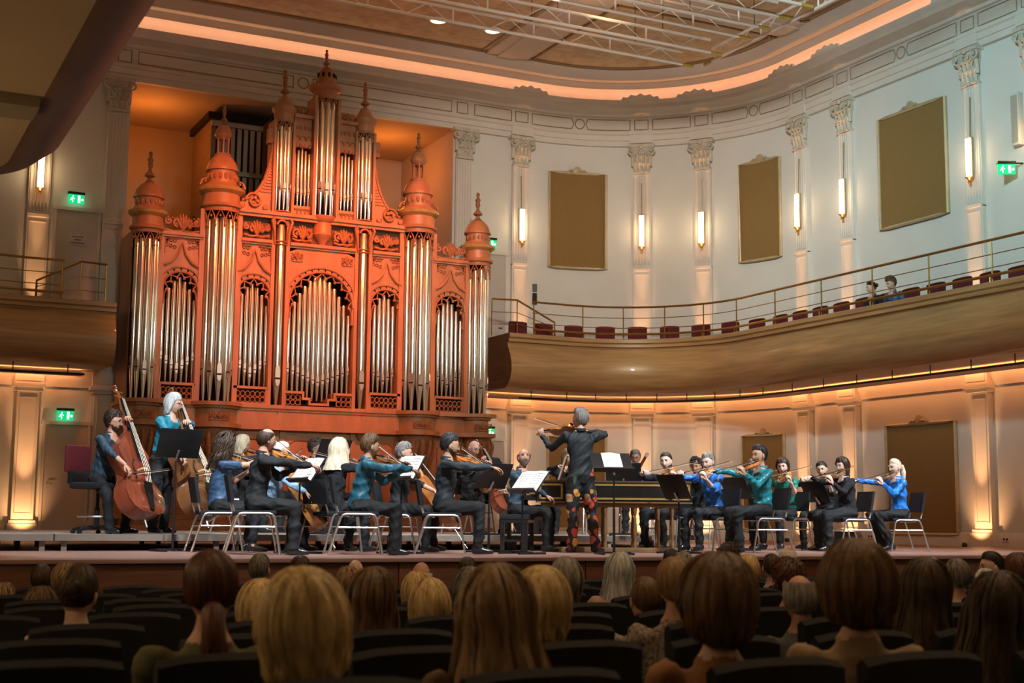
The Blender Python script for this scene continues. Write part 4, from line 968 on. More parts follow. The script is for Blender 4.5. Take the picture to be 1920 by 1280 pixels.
STY = dict(short=dict(tf=50, ts=75, tb=122, vol=.011, fray=.1), crop=dict(tf=46, ts=74, tb=118, vol=.007, lump=.002), tousled=dict(tf=52, ts=79, tb=124, vol=.018, curl=.006, lump=.006, fray=.12), curly=dict(tf=54, ts=92, tb=124, vol=.024, curl=.016, lump=.008),
           quiff=dict(tf=48, ts=73, tb=122, vol=.024, curl=.004, lump=.006, fray=.15), bald=dict(t0=72, tf=72, ts=98, tb=124, vol=.006, arc=62, lump=.001), balding=dict(t0=48, tf=50, ts=95, tb=124, vol=.008, arc=48, lump=.002),
           bob=dict(tf=58, ts=100, tb=118, vol=.021, drop=.085, front=58, flare=.02, inw=.018, lump=.004), bigbob=dict(tf=60, ts=100, tb=116, vol=.050, drop=.055, front=55, flare=.10, inw=.035, lump=.005),
           long=dict(tf=56, ts=100, tb=112, vol=.020, drop=.26, front=60, flare=.14, lump=.005), longwide=dict(tf=56, ts=100, tb=110, vol=.028, drop=.30, front=58, flare=.24, lump=.008), longcurl=dict(tf=54, ts=102, tb=116, vol=.034, drop=.22, front=60, flare=.18, curl=.022, lump=.012),
           pony=dict(tf=50, ts=88, tb=112, vol=.010, tail=(0, -.13, .02, .24, .030), lump=.002), lowpony=dict(tf=52, ts=92, tb=118, vol=.014, tail=(.0, -.12, -.05, .30, .038), lump=.003), updo=dict(tf=50, ts=88, tb=116, vol=.014, bun=(0, -.085, .055, .045), lump=.005), bunback=dict(tf=50, ts=88, tb=116, vol=.010, bun=(0, -.115, .03, .042), lump=.003))
PENDING = []
TORSO = [(-.20, .118, .088), (-.06, .158, .118), (.08, .160, .120), (.30, .142, .108), (.55, .158, .114), (.78, .170, .110), (.90, .150, .092), (.98, .085, .068), (1.06, .058, .056)]
def person(label, cat_loc, heading, look, pose='sit', group=None, **k):
    """heading: world degrees the person faces. Builds body (one mesh) with hair, eyes and clothing details as children"""
    g = k.get; sc = g('scale', 1.0); ro = math.radians(heading-90)
    hz = g('hip', .545 if pose != 'stand' else .94); hx, hy = g('hipxy', (0, 0)); H = Vector((hx, hy, hz)); lean = math.radians(g('lean', 6)); side = math.radians(g('side', 0)); tw = math.radians(g('twist', 0))
    SL = .50*g('torso', 1.0); sp = Vector((math.sin(side), math.sin(lean), math.cos(lean)*math.cos(side))).normalized(); N = H+sp*SL
    rt = Vector((math.cos(tw), math.sin(tw), 0)); rt = (rt-sp*rt.dot(sp)).normalized(); fw = sp.cross(rt)
    bw = g('build', 1.0); prim = []   # (pts, radii, material slot, kind)
    mats = [look['skin'], LIPM, look['top'], look.get('legs', MATS['black_trousers']), look.get('shoes', SHOE)]
    body = MB(); n = 14; vs = []
    for (t, a, b) in TORSO:
        c = H+sp*SL*t
        for i in range(n): q = 2*PI*i/n; vs.append(c+rt*(a*bw*math.cos(q))+fw*(b*bw*math.sin(q)*(1.12 if math.sin(q) > 0 else .95)))
    fs = [(i*n+j, i*n+(j+1) % n, (i+1)*n+(j+1) % n, (i+1)*n+j) for i in range(len(TORSO)-1) for j in range(n)]+[tuple(range(n-1, -1, -1)), tuple((len(TORSO)-1)*n+j for j in range(n))]
    body.add(vs, fs)
    def seg(P, R, s, **kw):
        body.tube(P, R, 10, **kw); prim.append(([Vector(p) for p in P], R, s))
        for p, r in ((P[0], R[0]), (P[-1], R[-1])): body.ell(p, (r*.98,)*3, 8, 6)
    prim.append(([H-sp*.012, H+sp*SL*.96], [.13*bw, .12*bw], 2)); prim.append(([H+sp*SL*-.2, H-sp*.04], [.13*bw, .13*bw], 3 if not g('longtop') else 2))
    # head
    hd = N+sp*.035+Vector((0, 0, .125))+fw*g('headfwd', .03); hyaw, hpit, hrol = [math.radians(v) for v in g('head', (0, 0, 0))]
    Mh = Matrix.Translation(hd) @ Matrix.Rotation(tw+hyaw, 4, 'Z') @ Matrix.Rotation(-hpit if False else hpit, 4, 'X') @ Matrix.Rotation(hrol, 4, 'Y')
    nk = Mh @ Vector((0, -.018, -.06)); seg([N-sp*.03, N+(nk-N)*.5, nk], [.056, .052, .050], 0)
    body.tube([N-sp*.06, N-sp*.02, N+sp*.006-fw*.006], [.088, .072, .066], 12); body.tube([H+sp*SL*.22, H+sp*SL*.02, H-sp*.035], [.150*bw, .168*bw, .172*bw], 14, flat=(.80, 1.0)) if abs(lean) > 9 else None
    shw = .178*bw
    S = {1: N-sp*.065+rt*shw, -1: N-sp*.065-rt*shw}
    hands = []
    for s_, key in ((1, 'R'), (-1, 'L')):
        tgt = g('hand'+key); pole = g('pole'+key, (s_*.5, -.3, -1)); curl = g('curl'+key, .55)
        if tgt is None: tgt = H+Vector((s_*.16, .30, .06)) if pose != 'stand' else H+Vector((s_*.24, .04, -.10))
        tgt = Vector(tgt); E, T = ik(S[s_], tgt, .285, .255, pole)
        sl = g('sleeve', 'long'); top = 2
        body.ell(S[s_], (.068*bw,)*3, 9, 7); prim.append(([S[s_]-rt*s_*.05, S[s_]], [.075, .068], 2))
        up_r = [.066*bw, .059*bw, .053]
        if sl == 'long': seg([S[s_], (S[s_]+E)/2, E], up_r, 2); seg([E, E+(T-E)*.5, E+(T-E)*.93], [.053, .050, .040], 2)
        elif sl == 'short': seg([S[s_], S[s_]+(E-S[s_])*.6], [.062, .058], 2); seg([S[s_]+(E-S[s_])*.5, E], [.044, .038], 0); seg([E, T], [.039, .026], 0)
        else: seg([S[s_], (S[s_]+E)/2, E], up_r, 2); seg([E, E+(T-E)*.30], [.050, .047], 2); seg([E+(T-E)*.25, T], [.036, .026], 0)
        d = (T-E).normalized(); pn = Vector(g('palm'+key, (0, 0, -1))); d2 = (d+Vector(g('hdir'+key, d))).normalized()
        hands.append((s_, curl, basis(T, d2, -pn)))
    # legs
    for s_, key in ((1, 'R'), (-1, 'L')):
        if pose == 'stand': kd, ad = (s_*.10, .03, .50), (s_*.11, -.01, .085)
        elif pose == 'bust': kd, ad = (s_*.12, .40, hz-.03), (s_*.12, .36, .09)
        else: kd, ad = (s_*g('kneew', .13), .42, .505), (s_*g('kneew', .13)+.01*s_, g('anky', .40), .085)
        K, A = Vector(g('knee'+key, kd)), Vector(g('ank'+key, ad)); hp = H+rt*s_*.085-sp*.03
        lw = g('legw', 1.0)
        seg([hp, hp+(K-hp)*.5, K], [.098*bw, .088*bw*lw, .073*lw], 3)
        if pose != 'bust':
            if g('bareankle'): seg([K, K+(A-K)*.5, K+(A-K)*.86], [.070*lw, .066*lw, .062*lw], 3); seg([K+(A-K)*.8, A], [.036, .034], 0)
            else: seg([K, K+(A-K)*.45, A+(K-A).normalized()*.01], [.070*lw, .066*lw, .064*lw], 3)
            td = Vector(g('toe'+key, (s_*.18, 1, 0))); td.z = 0; td.normalize(); heel = g('heel', 0)
            seg([A-td*.045+Vector((0, 0, -.045+heel*.6)), A+td*.06+Vector((0, 0, -.045+heel*.2)), A+td*.155+Vector((0, 0, -.055))], [.038, .038, .028], 4)
            if heel: body.tube([A-td*.05+Vector((0, 0, -.03)), A-td*.055+Vector((0, 0, -.083))], [.016, .010], 6)
    o = bpy.data.objects.new('person', bpy.data.meshes.new('person_tmp')); COL.objects.link(o); o.location = cat_loc; o.rotation_euler = (0, 0, ro); o.scale = (sc,)*3
    tag(o, label, 'person', group)
    tmp = bpy.data.objects.new('tmp_body', body.mesh('tmp_body', [], 0)); COL.objects.link(tmp)
    rm = tmp.modifiers.new('r', 'REMESH'); rm.mode = 'VOXEL'; rm.voxel_size = g('vox', .015); sm = tmp.modifiers.new('s', 'SMOOTH'); sm.factor = .5; sm.iterations = 4
    PENDING.append((o, tmp, prim, mats, Mh, hands, HEAD_LO if pose == 'bust' else HEAD_HI, N, sp, fw))
    if g('collar', g('sleeve', 'long') != 'short') and pose != 'bust':
        cm = MB()
        for sx in (-1, 1):
            A_ = [math.radians(sx*a_) for a_ in (22, 50, 80, 120, 160, 181)]
            P_ = [N+sp*(.020 if i else .0)+(fw*math.cos(a_)+rt*math.sin(a_))*(.064 if i else .072)-fw*.010 for i, a_ in enumerate(A_)]
            cm.tube(P_, [.012, .019, .021, .021, .021, .021], 6, flat=(.28, 1.0))
        link('collar', cm.mesh('collar', look['top'], 60), o)
    # hair, eyes, brows, spectacles
    if look.get('hair'):
        st, hc = look['hair']; st = dict(STY[st], **look.get('hairx', {}))
        h = link('hair', hair_mesh(st, HM[hc], look.get('strands', 150), abs(hash(label)) % 9999 if False else len(PENDING)*17), o); h.matrix_local = Mh
    if not look.get('noface'):
        e = MB()
        for sx in (-1, 1): e.ell((sx*.031, .0745, .009), (.0125, .012, .0075), 10, 6, 0); e.ell((sx*.031, .0835, .009), (.006, .005, .006), 8, 5, 1); e.tube([(sx*.018, .087, .019), (sx*.031, .087, .0185), (sx*.045, .079, .013)], .0022, 4, 1)
        q = link('eyes', e.mesh('eyes', [EYEW, IRIS], 180), o); q.matrix_local = Mh
        b = MB()
        for sx in (-1, 1): b.tube([(sx*.014, .094, .029), (sx*.031, .094, .034), (sx*.049, .082, .029)], [.003, .004, .002], 5)
        q = link('eyebrows', b.mesh('eyebrows', HM[look.get('brow', look['hair'][1] if look.get('hair') else 'grey')], 180), o); q.matrix_local = Mh
    if look.get('glasses'):
        e = MB()
        for sx in (-1, 1):
            e.tube([(sx*.033+.021*math.cos(t), .103, .006+.016*math.sin(t)) for t in [i*PI/6 for i in range(12)]], .0022, 4, closed=True); e.tube([(sx*.054, .101, .010), (sx*.078, .06, .010), (sx*.080, -.005, .008)], .002, 4)
        e.tube([(-.012, .104, .009), (.012, .104, .009)], .002, 4); q = link('spectacles', e.mesh('spectacles', GLASSM, 180), o); q.matrix_local = Mh
    if look.get('beard'):
        rg = np.random.default_rng(3); e = MB(); P, F, _ = HEAD_LO
        keep = [f for f in F[:-2] if (lambda c: c[2] < -.040-.035*max(0, c[1]-.02)/.07*(abs(c[0]) > .03) and c[1] > .0 and not (abs(c[0]) < .024 and -.076 < c[2] < -.050))(P[list(f)].mean(0))]
        e.v = (P*1.03+np.array([0, .002, -.003])).tolist(); e.f = keep; e.m = [0]*len(keep); q = link('beard', e.mesh('beard', HM[look['beard']], 180), o); q.matrix_local = Mh
    return o
def finish_people():
    dg = bpy.context.evaluated_depsgraph_get()
    for pi_, (o, tmp, prim, mats, Mh, hands, hn, N, sp, fw) in enumerate(PENDING):
        me = bpy.data.meshes.new_from_object(tmp.evaluated_get(dg)); nv = len(me.vertices); V = np.empty(nv*3); me.vertices.foreach_get('co', V); V = V.reshape(-1, 3)
        nl = len(me.loops); L = np.empty(nl, int); me.loops.foreach_get('vertex_index', L); npol = len(me.polygons); tot = np.empty(npol, int); me.polygons.foreach_get('loop_total', tot); st = np.empty(npol, int); me.polygons.foreach_get('loop_start', st)
        cen = np.empty(npol*3); me.polygons.foreach_get('center', cen); cen = cen.reshape(-1, 3)
        best = np.full(npol, 1e9); bi = np.zeros(npol, int)
        for P, R, s in prim:
            for i in range(len(P)-1):
                a, b = np.array(P[i]), np.array(P[i+1]); ab = b-a; t = np.clip(((cen-a) @ ab)/(ab @ ab+1e-9), 0, 1); d = np.linalg.norm(cen-a-t[:, None]*ab, axis=1)/(R[i]+(R[i+1]-R[i])*t)
                m = d < best; best[m] = d[m]; bi[m] = s
        rel = cen-np.array(N); up_ = rel @ np.array(sp); rad = np.linalg.norm(rel-up_[:, None]*np.array(sp), axis=1); frn = rel @ np.array(fw)
        bi[(up_ > .004-1.5*np.clip(frn-.045, 0, .06)) & (rad < .105) & ((up_ > .004) | (frn > .03))] = 0
        vm = np.zeros(nv, bool); pid = np.repeat(np.arange(npol), tot); vm[L[bi[pid] >= 2]] = True; vm[L[bi[pid] == 0]] = False; vm[L[bi[pid] == 4]] = False
        VN = np.empty(nv*3); me.vertex_normals.foreach_get('vector', VN); VN = VN.reshape(-1, 3); rg = np.random.default_rng(pi_+5); wv = np.zeros(nv)
        for fq, am in ((15, .0085), (27, .0060), (48, .0032)):
            kx = rg.normal(0, 1, 3); kx[2] *= 1.6; kx *= fq/np.linalg.norm(kx); k2 = rg.normal(0, 1, 3)*fq*.35; wv += am*(1-2*np.abs(np.sin(V @ kx+1.3*np.sin(V @ k2+rg.uniform(0, 6))))**.8)
        V = V+VN*(wv*vm)[:, None]
        faces = [tuple(L[a:a+n]) for a, n in zip(st.tolist(), tot.tolist())]; mi = bi.tolist(); bpy.data.meshes.remove(me)
        HP, HF, HMI = hn; k = nv; allv = [V, xfp(Mh, HP)]; faces += [tuple(i+k for i in f) for f in HF]; mi += HMI; k += len(HP)
        for s, c, M in hands:
            h = hand(s, c); allv.append(xfp(M, np.array(h.v))); faces += [tuple(i+k for i in f) for f in h.f]; mi += [0]*len(h.f); k += len(h.v)
        nm = bpy.data.meshes.new('person'); nm.from_pydata(np.vstack(allv).tolist(), [], faces)
        for m in mats: nm.materials.append(m)
        nm.polygons.foreach_set('material_index', mi); nm.shade_smooth(); nm.update()
        old = o.data; o.data = nm; bpy.data.meshes.remove(old); td = tmp.data; bpy.data.objects.remove(tmp); bpy.data.meshes.remove(td)

# ------------------------------------------------------------------ string instruments
VARN = {k: mat('varnish_'+k, c, .25, var=.25, scale=5, stretch=(3, .6, 1), coat=.5) for k, c in dict(amber=(.42, .15, .035), red=(.20, .045, .02), brown=(.17, .07, .025), honey=(.46, .20, .05)).items()}
EBONY = mat('ebony', (.012, .011, .010), .65, var=.1, spec=.15); STRG = mat('string_metal', (.45, .40, .32), .45, .8, var=0); BOWH = mat('bow_hair', (.72, .70, .64), .6, var=.02); BOWS = mat('bow_stick', (.14, .05, .02), .35, var=.1); MAPLE = mat('bridge_maple', (.55, .38, .18), .5, var=.05)
OUT = [(0, .10), (.012, .42), (.05, .74), (.12, .93), (.22, 1.0), (.32, .90), (.40, .70), (.46, .57), (.52, .54), (.58, .58), (.63, .72), (.70, .81), (.78, .82), (.88, .72), (.95, .52), (.985, .28), (1, .06)]
OUTB = OUT[:11]+[(.70, .80), (.76, .78), (.84, .62), (.91, .42), (.97, .24), (1, .13)]
def strung(kind, varnish, label, M, group=None):
    """violin family: origin at the lower end of the body, +Y to the scroll, +Z out of the belly"""
    L, hw, rib, nk, out = dict(violin=(.356, .103, .032, .13, OUT), viola=(.40, .118, .037, .15, OUT), cello=(.755, .22, .115, .30, OUT), bass=(1.12, .335, .20, .46, OUTB))[kind]; q = L/.356
    vr = VARN[varnish]; t = link('double_bass' if kind == 'bass' else kind, None); t.matrix_world = M
    tag(t, label, 'double bass' if kind == 'bass' else kind, group)
    b = MB(); n = 12; vs = []; ar = .010*q if kind != 'bass' else .03
    for y, w_ in out:
        w2 = w_*hw; e = min(1, w_*1.4); row = [(-w2, 0), (-w2, rib), (-w2*1.03, rib), (-w2*.72, rib+ar*.45*e), (-w2*.35, rib+ar*.9*e), (0, rib+ar*e), (w2*.35, rib+ar*.9*e), (w2*.72, rib+ar*.45*e), (w2*1.03, rib), (w2, rib), (w2, 0), (0, -ar*.8*e)]
        vs += [(x, y*L, z) for x, z in row]
    fs = [(i*n+k, (i+1)*n+k, (i+1)*n+(k+1) % n, i*n+(k+1) % n) for i in range(len(out)-1) for k in range(n)]+[tuple(range(n)), tuple((len(out)-1)*n+k for k in range(n-1, -1, -1))]
    bd = b.add(vs, fs).obj('body', vr, t, smooth=50)
    f = MB()
    for sx in (-1, 1):
        P = [(sx*hw*(.36+.10*math.sin(u*PI*2-.5)*.6+.10*(u-.5)), L*(.40+.22*(1-u)) if True else 0, rib+ar*.97) for u in [i/8 for i in range(9)]]
        f.tube(P, [.0022*q, .0035*q]+[.0030*q]*5+[.0035*q, .0022*q], 4)
        for p in (P[0], P[-1]): f.ell(p, (.0055*q, .0055*q, .002*q), 7, 4)
    f.obj('sound_holes', EBONY, bd)
    zs = rib+ar; br = .036*q if kind != 'bass' else .09
    MB().tube([(-hw*.22, L*.49, zs-.002), (-hw*.18, L*.49, zs+br*.6), (0, L*.49, zs+br*.9), (hw*.18, L*.49, zs+br*.6), (hw*.22, L*.49, zs-.002)], .0035*q, 5).obj('bridge', MAPLE, t)
    MB().add([(-.010*q, .01*q, zs), (.010*q, .01*q, zs), (.020*q, L*.34, zs+.010*q), (-.020*q, L*.34, zs+.010*q), (-.010*q, .01*q, zs+.006*q), (.010*q, .01*q, zs+.006*q), (.020*q, L*.34, zs+.018*q), (-.020*q, L*.34, zs+.018*q)], [(3, 2, 1, 0), (4, 5, 6, 7), (0, 1, 5, 4), (1, 2, 6, 5), (2, 3, 7, 6), (3, 0, 4, 7)]).obj('tailpiece', EBONY, t)
    ye = L+nk; kk = q if kind != 'bass' else 2.3
    MB().tube([(0, L*.96, rib*.55), (0, L*1.04, rib*.8), (0, ye, rib+.004)], [.019*kk, .014*kk, .012*kk], 8, flat=(1, .8)).obj('neck', vr, t)
    MB().add([(-.020*kk, L*.64, zs+.024*kk*.8), (.020*kk, L*.64, zs+.024*kk*.8), (.012*kk, ye, rib+.012*kk), (-.012*kk, ye, rib+.012*kk), (-.020*kk, L*.64, zs+.032*kk*.8), (.020*kk, L*.64, zs+.032*kk*.8), (.012*kk, ye, rib+.020*kk), (-.012*kk, ye, rib+.020*kk)], [(3, 2, 1, 0), (4, 5, 6, 7), (0, 1, 5, 4), (1, 2, 6, 5), (2, 3, 7, 6), (3, 0, 4, 7)]).obj('fingerboard', EBONY, t)
    s = MB(); s.tube([(0, ye, rib+.004), (0, ye+.045*kk, rib-.004*kk), (0, ye+.07*kk, rib-.010*kk)]+[(0, ye+.082*kk+.016*kk*(1-i/14)*math.sin(i*.6), rib-.014*kk-.016*kk*(1-i/14)*math.cos(i*.6)+.0) for i in range(11)], [.012*kk, .011*kk, .009*kk]+[.009*kk*(1-i/22) for i in range(11)], 7)
    sc_ = s.obj('scroll', vr, t)
    pg = MB()
    for i in range(4): sx = (-1, 1)[i % 2]; pg.tube([(0, ye+(.018+.013*i)*kk, rib), (sx*.030*kk, ye+(.018+.013*i)*kk, rib)], .003*kk, 5); pg.ell((sx*.034*kk, ye+(.018+.013*i)*kk, rib), (.005*kk, .007*kk, .004*kk), 6, 4)
    pg.obj('tuning_pegs', BRASS if kind == 'bass' else EBONY, sc_)
    g = MB(); sw = .0006*q if kind == 'violin' or kind == 'viola' else .0022
    for i in range(4):
        u = (i-1.5)/1.5; g.tube([(u*.013*q, L*.34, zs+.018*q), (u*hw*.15, L*.49, zs+br*.93), (u*.008*kk, ye, rib+.022*kk)], sw, 4)
    g.obj('strings', STRG, t)
    if kind in ('violin', 'viola'): MB().ell((-.045, .022, zs+.014), (.030, .022, .008), 10, 5).obj('chin_rest', EBONY, t)
    else: MB().tube([(0, 0, rib*.5), (0, -(.30 if kind == 'cello' else .13), rib*.5)], .006 if kind == 'cello' else .012, 6).obj('endpin', STEEL, t)
    return t
def bow(p_frog, p_tip, label, heavy=1.0):
    p0, p1 = Vector(p_frog), Vector(p_tip); L = (p1-p0).length
    t = link('bow', None); t.matrix_world = basis(p0, p1-p0, (0, 0, 1)); tag(t, label, 'bow')
    MB().tube([(0, -.03, .018), (0, .1, .018), (0, L*.5, .012), (0, L*.95, .020), (0, L, .022)], [.0052*heavy, .005*heavy, .0045*heavy, .004*heavy, .004*heavy], 6).obj('stick', BOWS, t)
    MB().box(-.005, .005, .0, .05, -.004, .020).obj('frog', EBONY, t); MB().box(-.005, .005, .03, L, -.003, .0).obj('bow_hair', BOWH, t); MB().add([(-.004, L-.02, .02), (.004, L-.02, .02), (.004, L+.01, -.004), (-.004, L+.01, -.004), (0, L-.005, .028)], [(0, 1, 2, 3), (0, 4, 1), (1, 4, 2), (2, 4, 3), (3, 4, 0)]).obj('tip', MAPLE, t)
    return t
def wmat(loc, heading, sc=1.0): return Matrix.Translation(loc) @ Matrix.Rotation(math.radians(heading-90), 4, 'Z') @ Matrix.Scale(sc, 4)
def violinist(label, loc, heading, look, who, varn='amber', kind='violin', stroke=.30, vdir=(-.62, .78, -.20), up=.0, bdir=None, **k):
    """seated (or standing) player with violin on the left shoulder; who: short phrase used in the labels of violin and bow"""
    hz = k.get('hip', .545 if k.get('pose', 'sit') != 'stand' else .94); lean = math.radians(k.get('lean', 6)); hx, hy = k.get('hipxy', (0, 0)); N = Vector((hx, hy, hz))+Vector((math.sin(math.radians(k.get('side', 0))), math.sin(lean), math.cos(lean)))*.50*k.get('torso', 1.0)
    d = Vector(vdir).normalized(); o = N+Vector((-.060, .075, .030)); nz = Vector((.62, .05, 1)); Mv = basis(o, d, nz); X = Mv.to_3x3() @ Vector((1, 0, 0)); Z = Mv.to_3x3() @ Vector((0, 0, 1))
    c = o+d*.235+Z*.078; b = (X+Vector((0, 0, -X.z-.20-up))).normalized() if bdir is None else Vector(bdir).normalized(); frog = c+b*stroke; tip = c-b*(.70-stroke)
    hl = o+d*.455-Z*.005-X*.045; hr = frog+Vector((0, -.02, .045))-b*-.03
    kk = dict(handL=hl+Vector((0, 0, -.05)), poleL=(-.15, .1, -1), palmL=(X+Z*.3), hdirL=(0, .1, 1), curlL=.75, handR=hr, poleR=(1, -.5, -.35+up), palmR=(0, 0, -1), hdirR=(-.5, .3, -.35), curlR=.45, head=(22, -8, 6))
    kk.update(k); p = person(label, loc, heading, look, **kk)
    Mw = wmat(loc, heading, k.get('scale', 1.0)); strung(kind, varn, '%s with dark fittings held by %s' % ({'amber': 'amber '+kind, 'red': 'dark red '+kind, 'brown': 'brown '+kind, 'honey': 'honey-coloured '+kind}[varn], who), Mw @ Mv, 'violins and violas')
    bow(Mw @ frog, Mw @ tip, 'slender bow drawn by %s' % who); return p
def cellist(label, loc, heading, look, who, varn='amber', **k):
    e = Vector((.02, .66, .26)); top = Vector((-.10, .02, 1.16)); d = (top-e).normalized(); Mv = basis(e, d, (0, 1, .6)); Z = Mv.to_3x3() @ Vector((0, 0, 1)); X = Mv.to_3x3() @ Vector((1, 0, 0)); sgn = 1 if X.x > 0 else -1
    c = e+d*.30+Z*.235; b = Vector((1, .10, -.16)).normalized(); frog = c+b*.32; tip = c-b*.38
    kk = dict(kneew=.25, handL=e+d*.95+Z*.10+Vector((-.05, .0, -.01)), poleL=(-1, -.2, -.3), palmL=(.6, .3, -.3), hdirL=(.6, .5, .1), curlL=.8, handR=frog+Vector((.0, -.03, .05)), poleR=(1, -.5, -.2), hdirR=(-.3, .4, -.6), lean=4, head=(-8, -10, 0))
    kk.update(k); p = person(label, loc, heading, look, **kk); Mw = wmat(loc, heading)
    strung('cello', varn, '%s cello leaning against %s' % ({'amber': 'amber', 'red': 'dark red', 'brown': 'brown', 'honey': 'honey-coloured'}[varn], who), Mw @ Mv, 'cellos'); bow(Mw @ frog, Mw @ tip, 'bow in the right hand of %s' % who, 1.3); return p

# ================================================================== STAGE FURNITURE
def deck(x0, x1, y0, y1, z, label, legs):
    t = thing('stage_riser', label, 'riser', ((x0+x1)/2, (y0+y1)/2, 0)); c = Vector(t.location); t.location.z = 0
    MB().box(x0-c.x, x1-c.x, y0-c.y, y1-c.y, z-.02, z).obj('deck_board', RISER, t)
    MB().box(x0-c.x, x1-c.x, y0-c.y-.012, y0-c.y, z-.075, z-.001).obj('front_edge', ALUM, t); MB().box(x0-c.x-.012, x0-c.x, y0-c.y, y1-c.y, z-.075, z-.001).obj('side_edge', ALUM, t); MB().box(x1-c.x, x1-c.x+.012, y0-c.y, y1-c.y, z-.075, z-.001).obj('side_edge', ALUM, t)
    for lx in legs:
        for ly in (y0+.08, (y0+y1)/2, y1-.08): MB().box(lx-c.x-.03, lx-c.x+.03, ly-c.y-.03, ly-c.y+.03, 0, z-.02).obj('leg', ALUM, t)
YF = -11.0
for x0, x1, nm in ((-8.2, -6.24, 'leftmost riser reaching out of view'), (-6.2, -4.24, 'riser under the double basses'), (-4.2, -2.24, 'riser left of centre before the organ'), (-2.2, -.24, 'riser right behind the cellists'), (-.2, 1.76, 'riser behind the harpsichord')):
    deck(x0, x1, YF, -6.6, .19, 'low grey stage %s' % nm, (x0+.1, x1-.1))
deck(1.80, 3.75, -9.6, -6.6, .19, 'low grey stage riser under the bassoonist', (1.95, 3.6))

def chair_master():
    t = link('orchestra_chair', None)
    m = MB().rbox(-.225, .225, -.22, .225, .425, .475, .022); m.obj('seat', BLKFAB, t)
    b = MB(); n = 6; vs = []
    for i in range(n+1):
        u = -1+2*i/n; x = u*.215; yb = -.235-.03*(1-u*u)
        for z, dy in ((.56, .0), (.60, -.006), (.78, -.04), (.845, -.05)): vs += [(x, yb+dy+.018, z), (x, yb+dy-.018, z)]
    fs = []
    for i in range(n):
        a, c = i*8, (i+1)*8
        for k in range(3): fs += [(a+2*k, a+2*k+2, c+2*k+2, c+2*k), (a+2*k+1, c+2*k+1, c+2*k+3, a+2*k+3)]
        fs += [(a, c, c+1, a+1), (a+6, a+7, c+7, c+6)]
    fs += [(0, 1, 3, 2), (2, 3, 5, 4), (4, 5, 7, 6)]+[(n*8+i, n*8+i+2, n*8+i+3, n*8+i+1) for i in (0, 2, 4)]
    b.add(vs, fs).obj('backrest', BLKFAB, t, smooth=50)
    for sx in (-1, 1):
        x = sx*.245
        MB().tube([(x, .27, .006), (x, .20, .40), (x, .175, .435), (x, .14, .445), (x, -.13, .445), (x, -.165, .435), (x, -.19, .40), (x, -.31, .006)], .0125, 8).obj('leg_frame', STEEL, t)
        MB().tube([(x, .218, .30), (x, -.225, .30)], .010, 6).obj('brace', STEEL, t)
        MB().tube([(sx*.19, -.10, .43), (sx*.19, -.21, .44), (sx*.185, -.245, .55), (sx*.18, -.275, .76)], .012, 6).obj('back_upright', STEEL, t)
    MB().tube([(-.245, -.10, .42), (.245, -.10, .42)], .010, 6).obj('cross_tube', STEEL, t); MB().tube([(-.245, .12, .42), (.245, .12, .42)], .010, 6).obj('cross_tube', STEEL, t)
    return t
CHAIR0 = chair_master(); CH_USED = [0]
def chair(loc, heading, who):
    l = (loc[0], loc[1], loc[2]); r = math.radians(heading-90)
    if CH_USED[0]: o = dup(CHAIR0, l, r)
    else: o = CHAIR0; o.location = l; o.rotation_euler = (0, 0, r); CH_USED[0] = 1
    return tag(o, 'black padded chair with steel tube legs under %s' % who, 'chair', 'orchestra chairs')
def stand(loc, heading, h, who, sheet=True, tilt=28, w_=.50, dh=.34, single=False):
    t = thing('music_stand', 'black metal music stand %s' % who, 'music stand', loc, math.radians(heading-90), 'music stands')
    MB().tube([(0, 0, .03), (0, 0, h*.55)], .016, 8).tube([(0, 0, h*.5), (0, 0, h-.02)], .011, 8).obj('pole', BLACK, t)
    b = MB(); b.box(-.20, .20, -.03, .0, .012, .035); b.box(-.20, -.16, -.20, .20, .0, .024); b.box(.16, .20, -.20, .20, .0, .024); b.obj('base', BLACK, t)
    a = math.radians(tilt); M = Matrix.Translation((0, 0, h)) @ Matrix.Rotation(-a, 4, 'X')
    d = MB().rbox(-w_/2, w_/2, 0, .008, 0, dh, .003).xf(M).obj('desk', BLACK, t); MB().box(-w_/2, w_/2, -.055, 0, 0, .006).box(-w_/2, w_/2, -.058, -.053, 0, .022).xf(M).obj('lip', BLACK, d)
    MB().tube([(0, .012, -.03), (0, .03, .10)], .014, 6).xf(M).obj('clamp', STEEL, t)
    if sheet:
        s = thing('sheet_music', 'open white score pages resting on the stand %s' % who, 'sheet music', (0, 0, 0)); s.matrix_world = wmat(loc, heading) @ M @ Matrix.Translation((-.11 if single else 0, 0, 0)); p = MB()
        for sx in ((-1, 1) if not single else (1,)): p.add([(0, -.016, .012), (sx*.12, -.026, .012), (sx*.235, -.012, .014), (0, -.016, .32), (sx*.12, -.024, .32), (sx*.235, -.010, .315), (0, -.008, .012), (sx*.12, -.018, .012), (sx*.235, -.006, .014), (0, -.008, .32), (sx*.12, -.018, .32), (sx*.235, -.004, .315)], [(0, 1, 4, 3), (1, 2, 5, 4), (6, 9, 10, 7), (7, 10, 11, 8), (2, 8, 11, 5), (0, 3, 9, 6), (3, 4, 10, 9), (4, 5, 11, 10), (0, 6, 7, 1), (1, 7, 8, 2)])
        p.obj('pages', PAPER, s); q = MB()
        for sx in ((-1, 1) if not single else (1,)):
            for r in range(7): q.add([(sx*.02, -.0185, .05+r*.037), (sx*.12, -.0268, .05+r*.037), (sx*.12, -.0268, .056+r*.037), (sx*.02, -.0185, .056+r*.037), (sx*.215, -.0158, .056+r*.037), (sx*.215, -.0158, .05+r*.037)], [(0, 1, 2, 3), (1, 5, 4, 2)])
        q.obj('staves', mat('print_grey', (.42, .42, .40), .8), s)
    return t

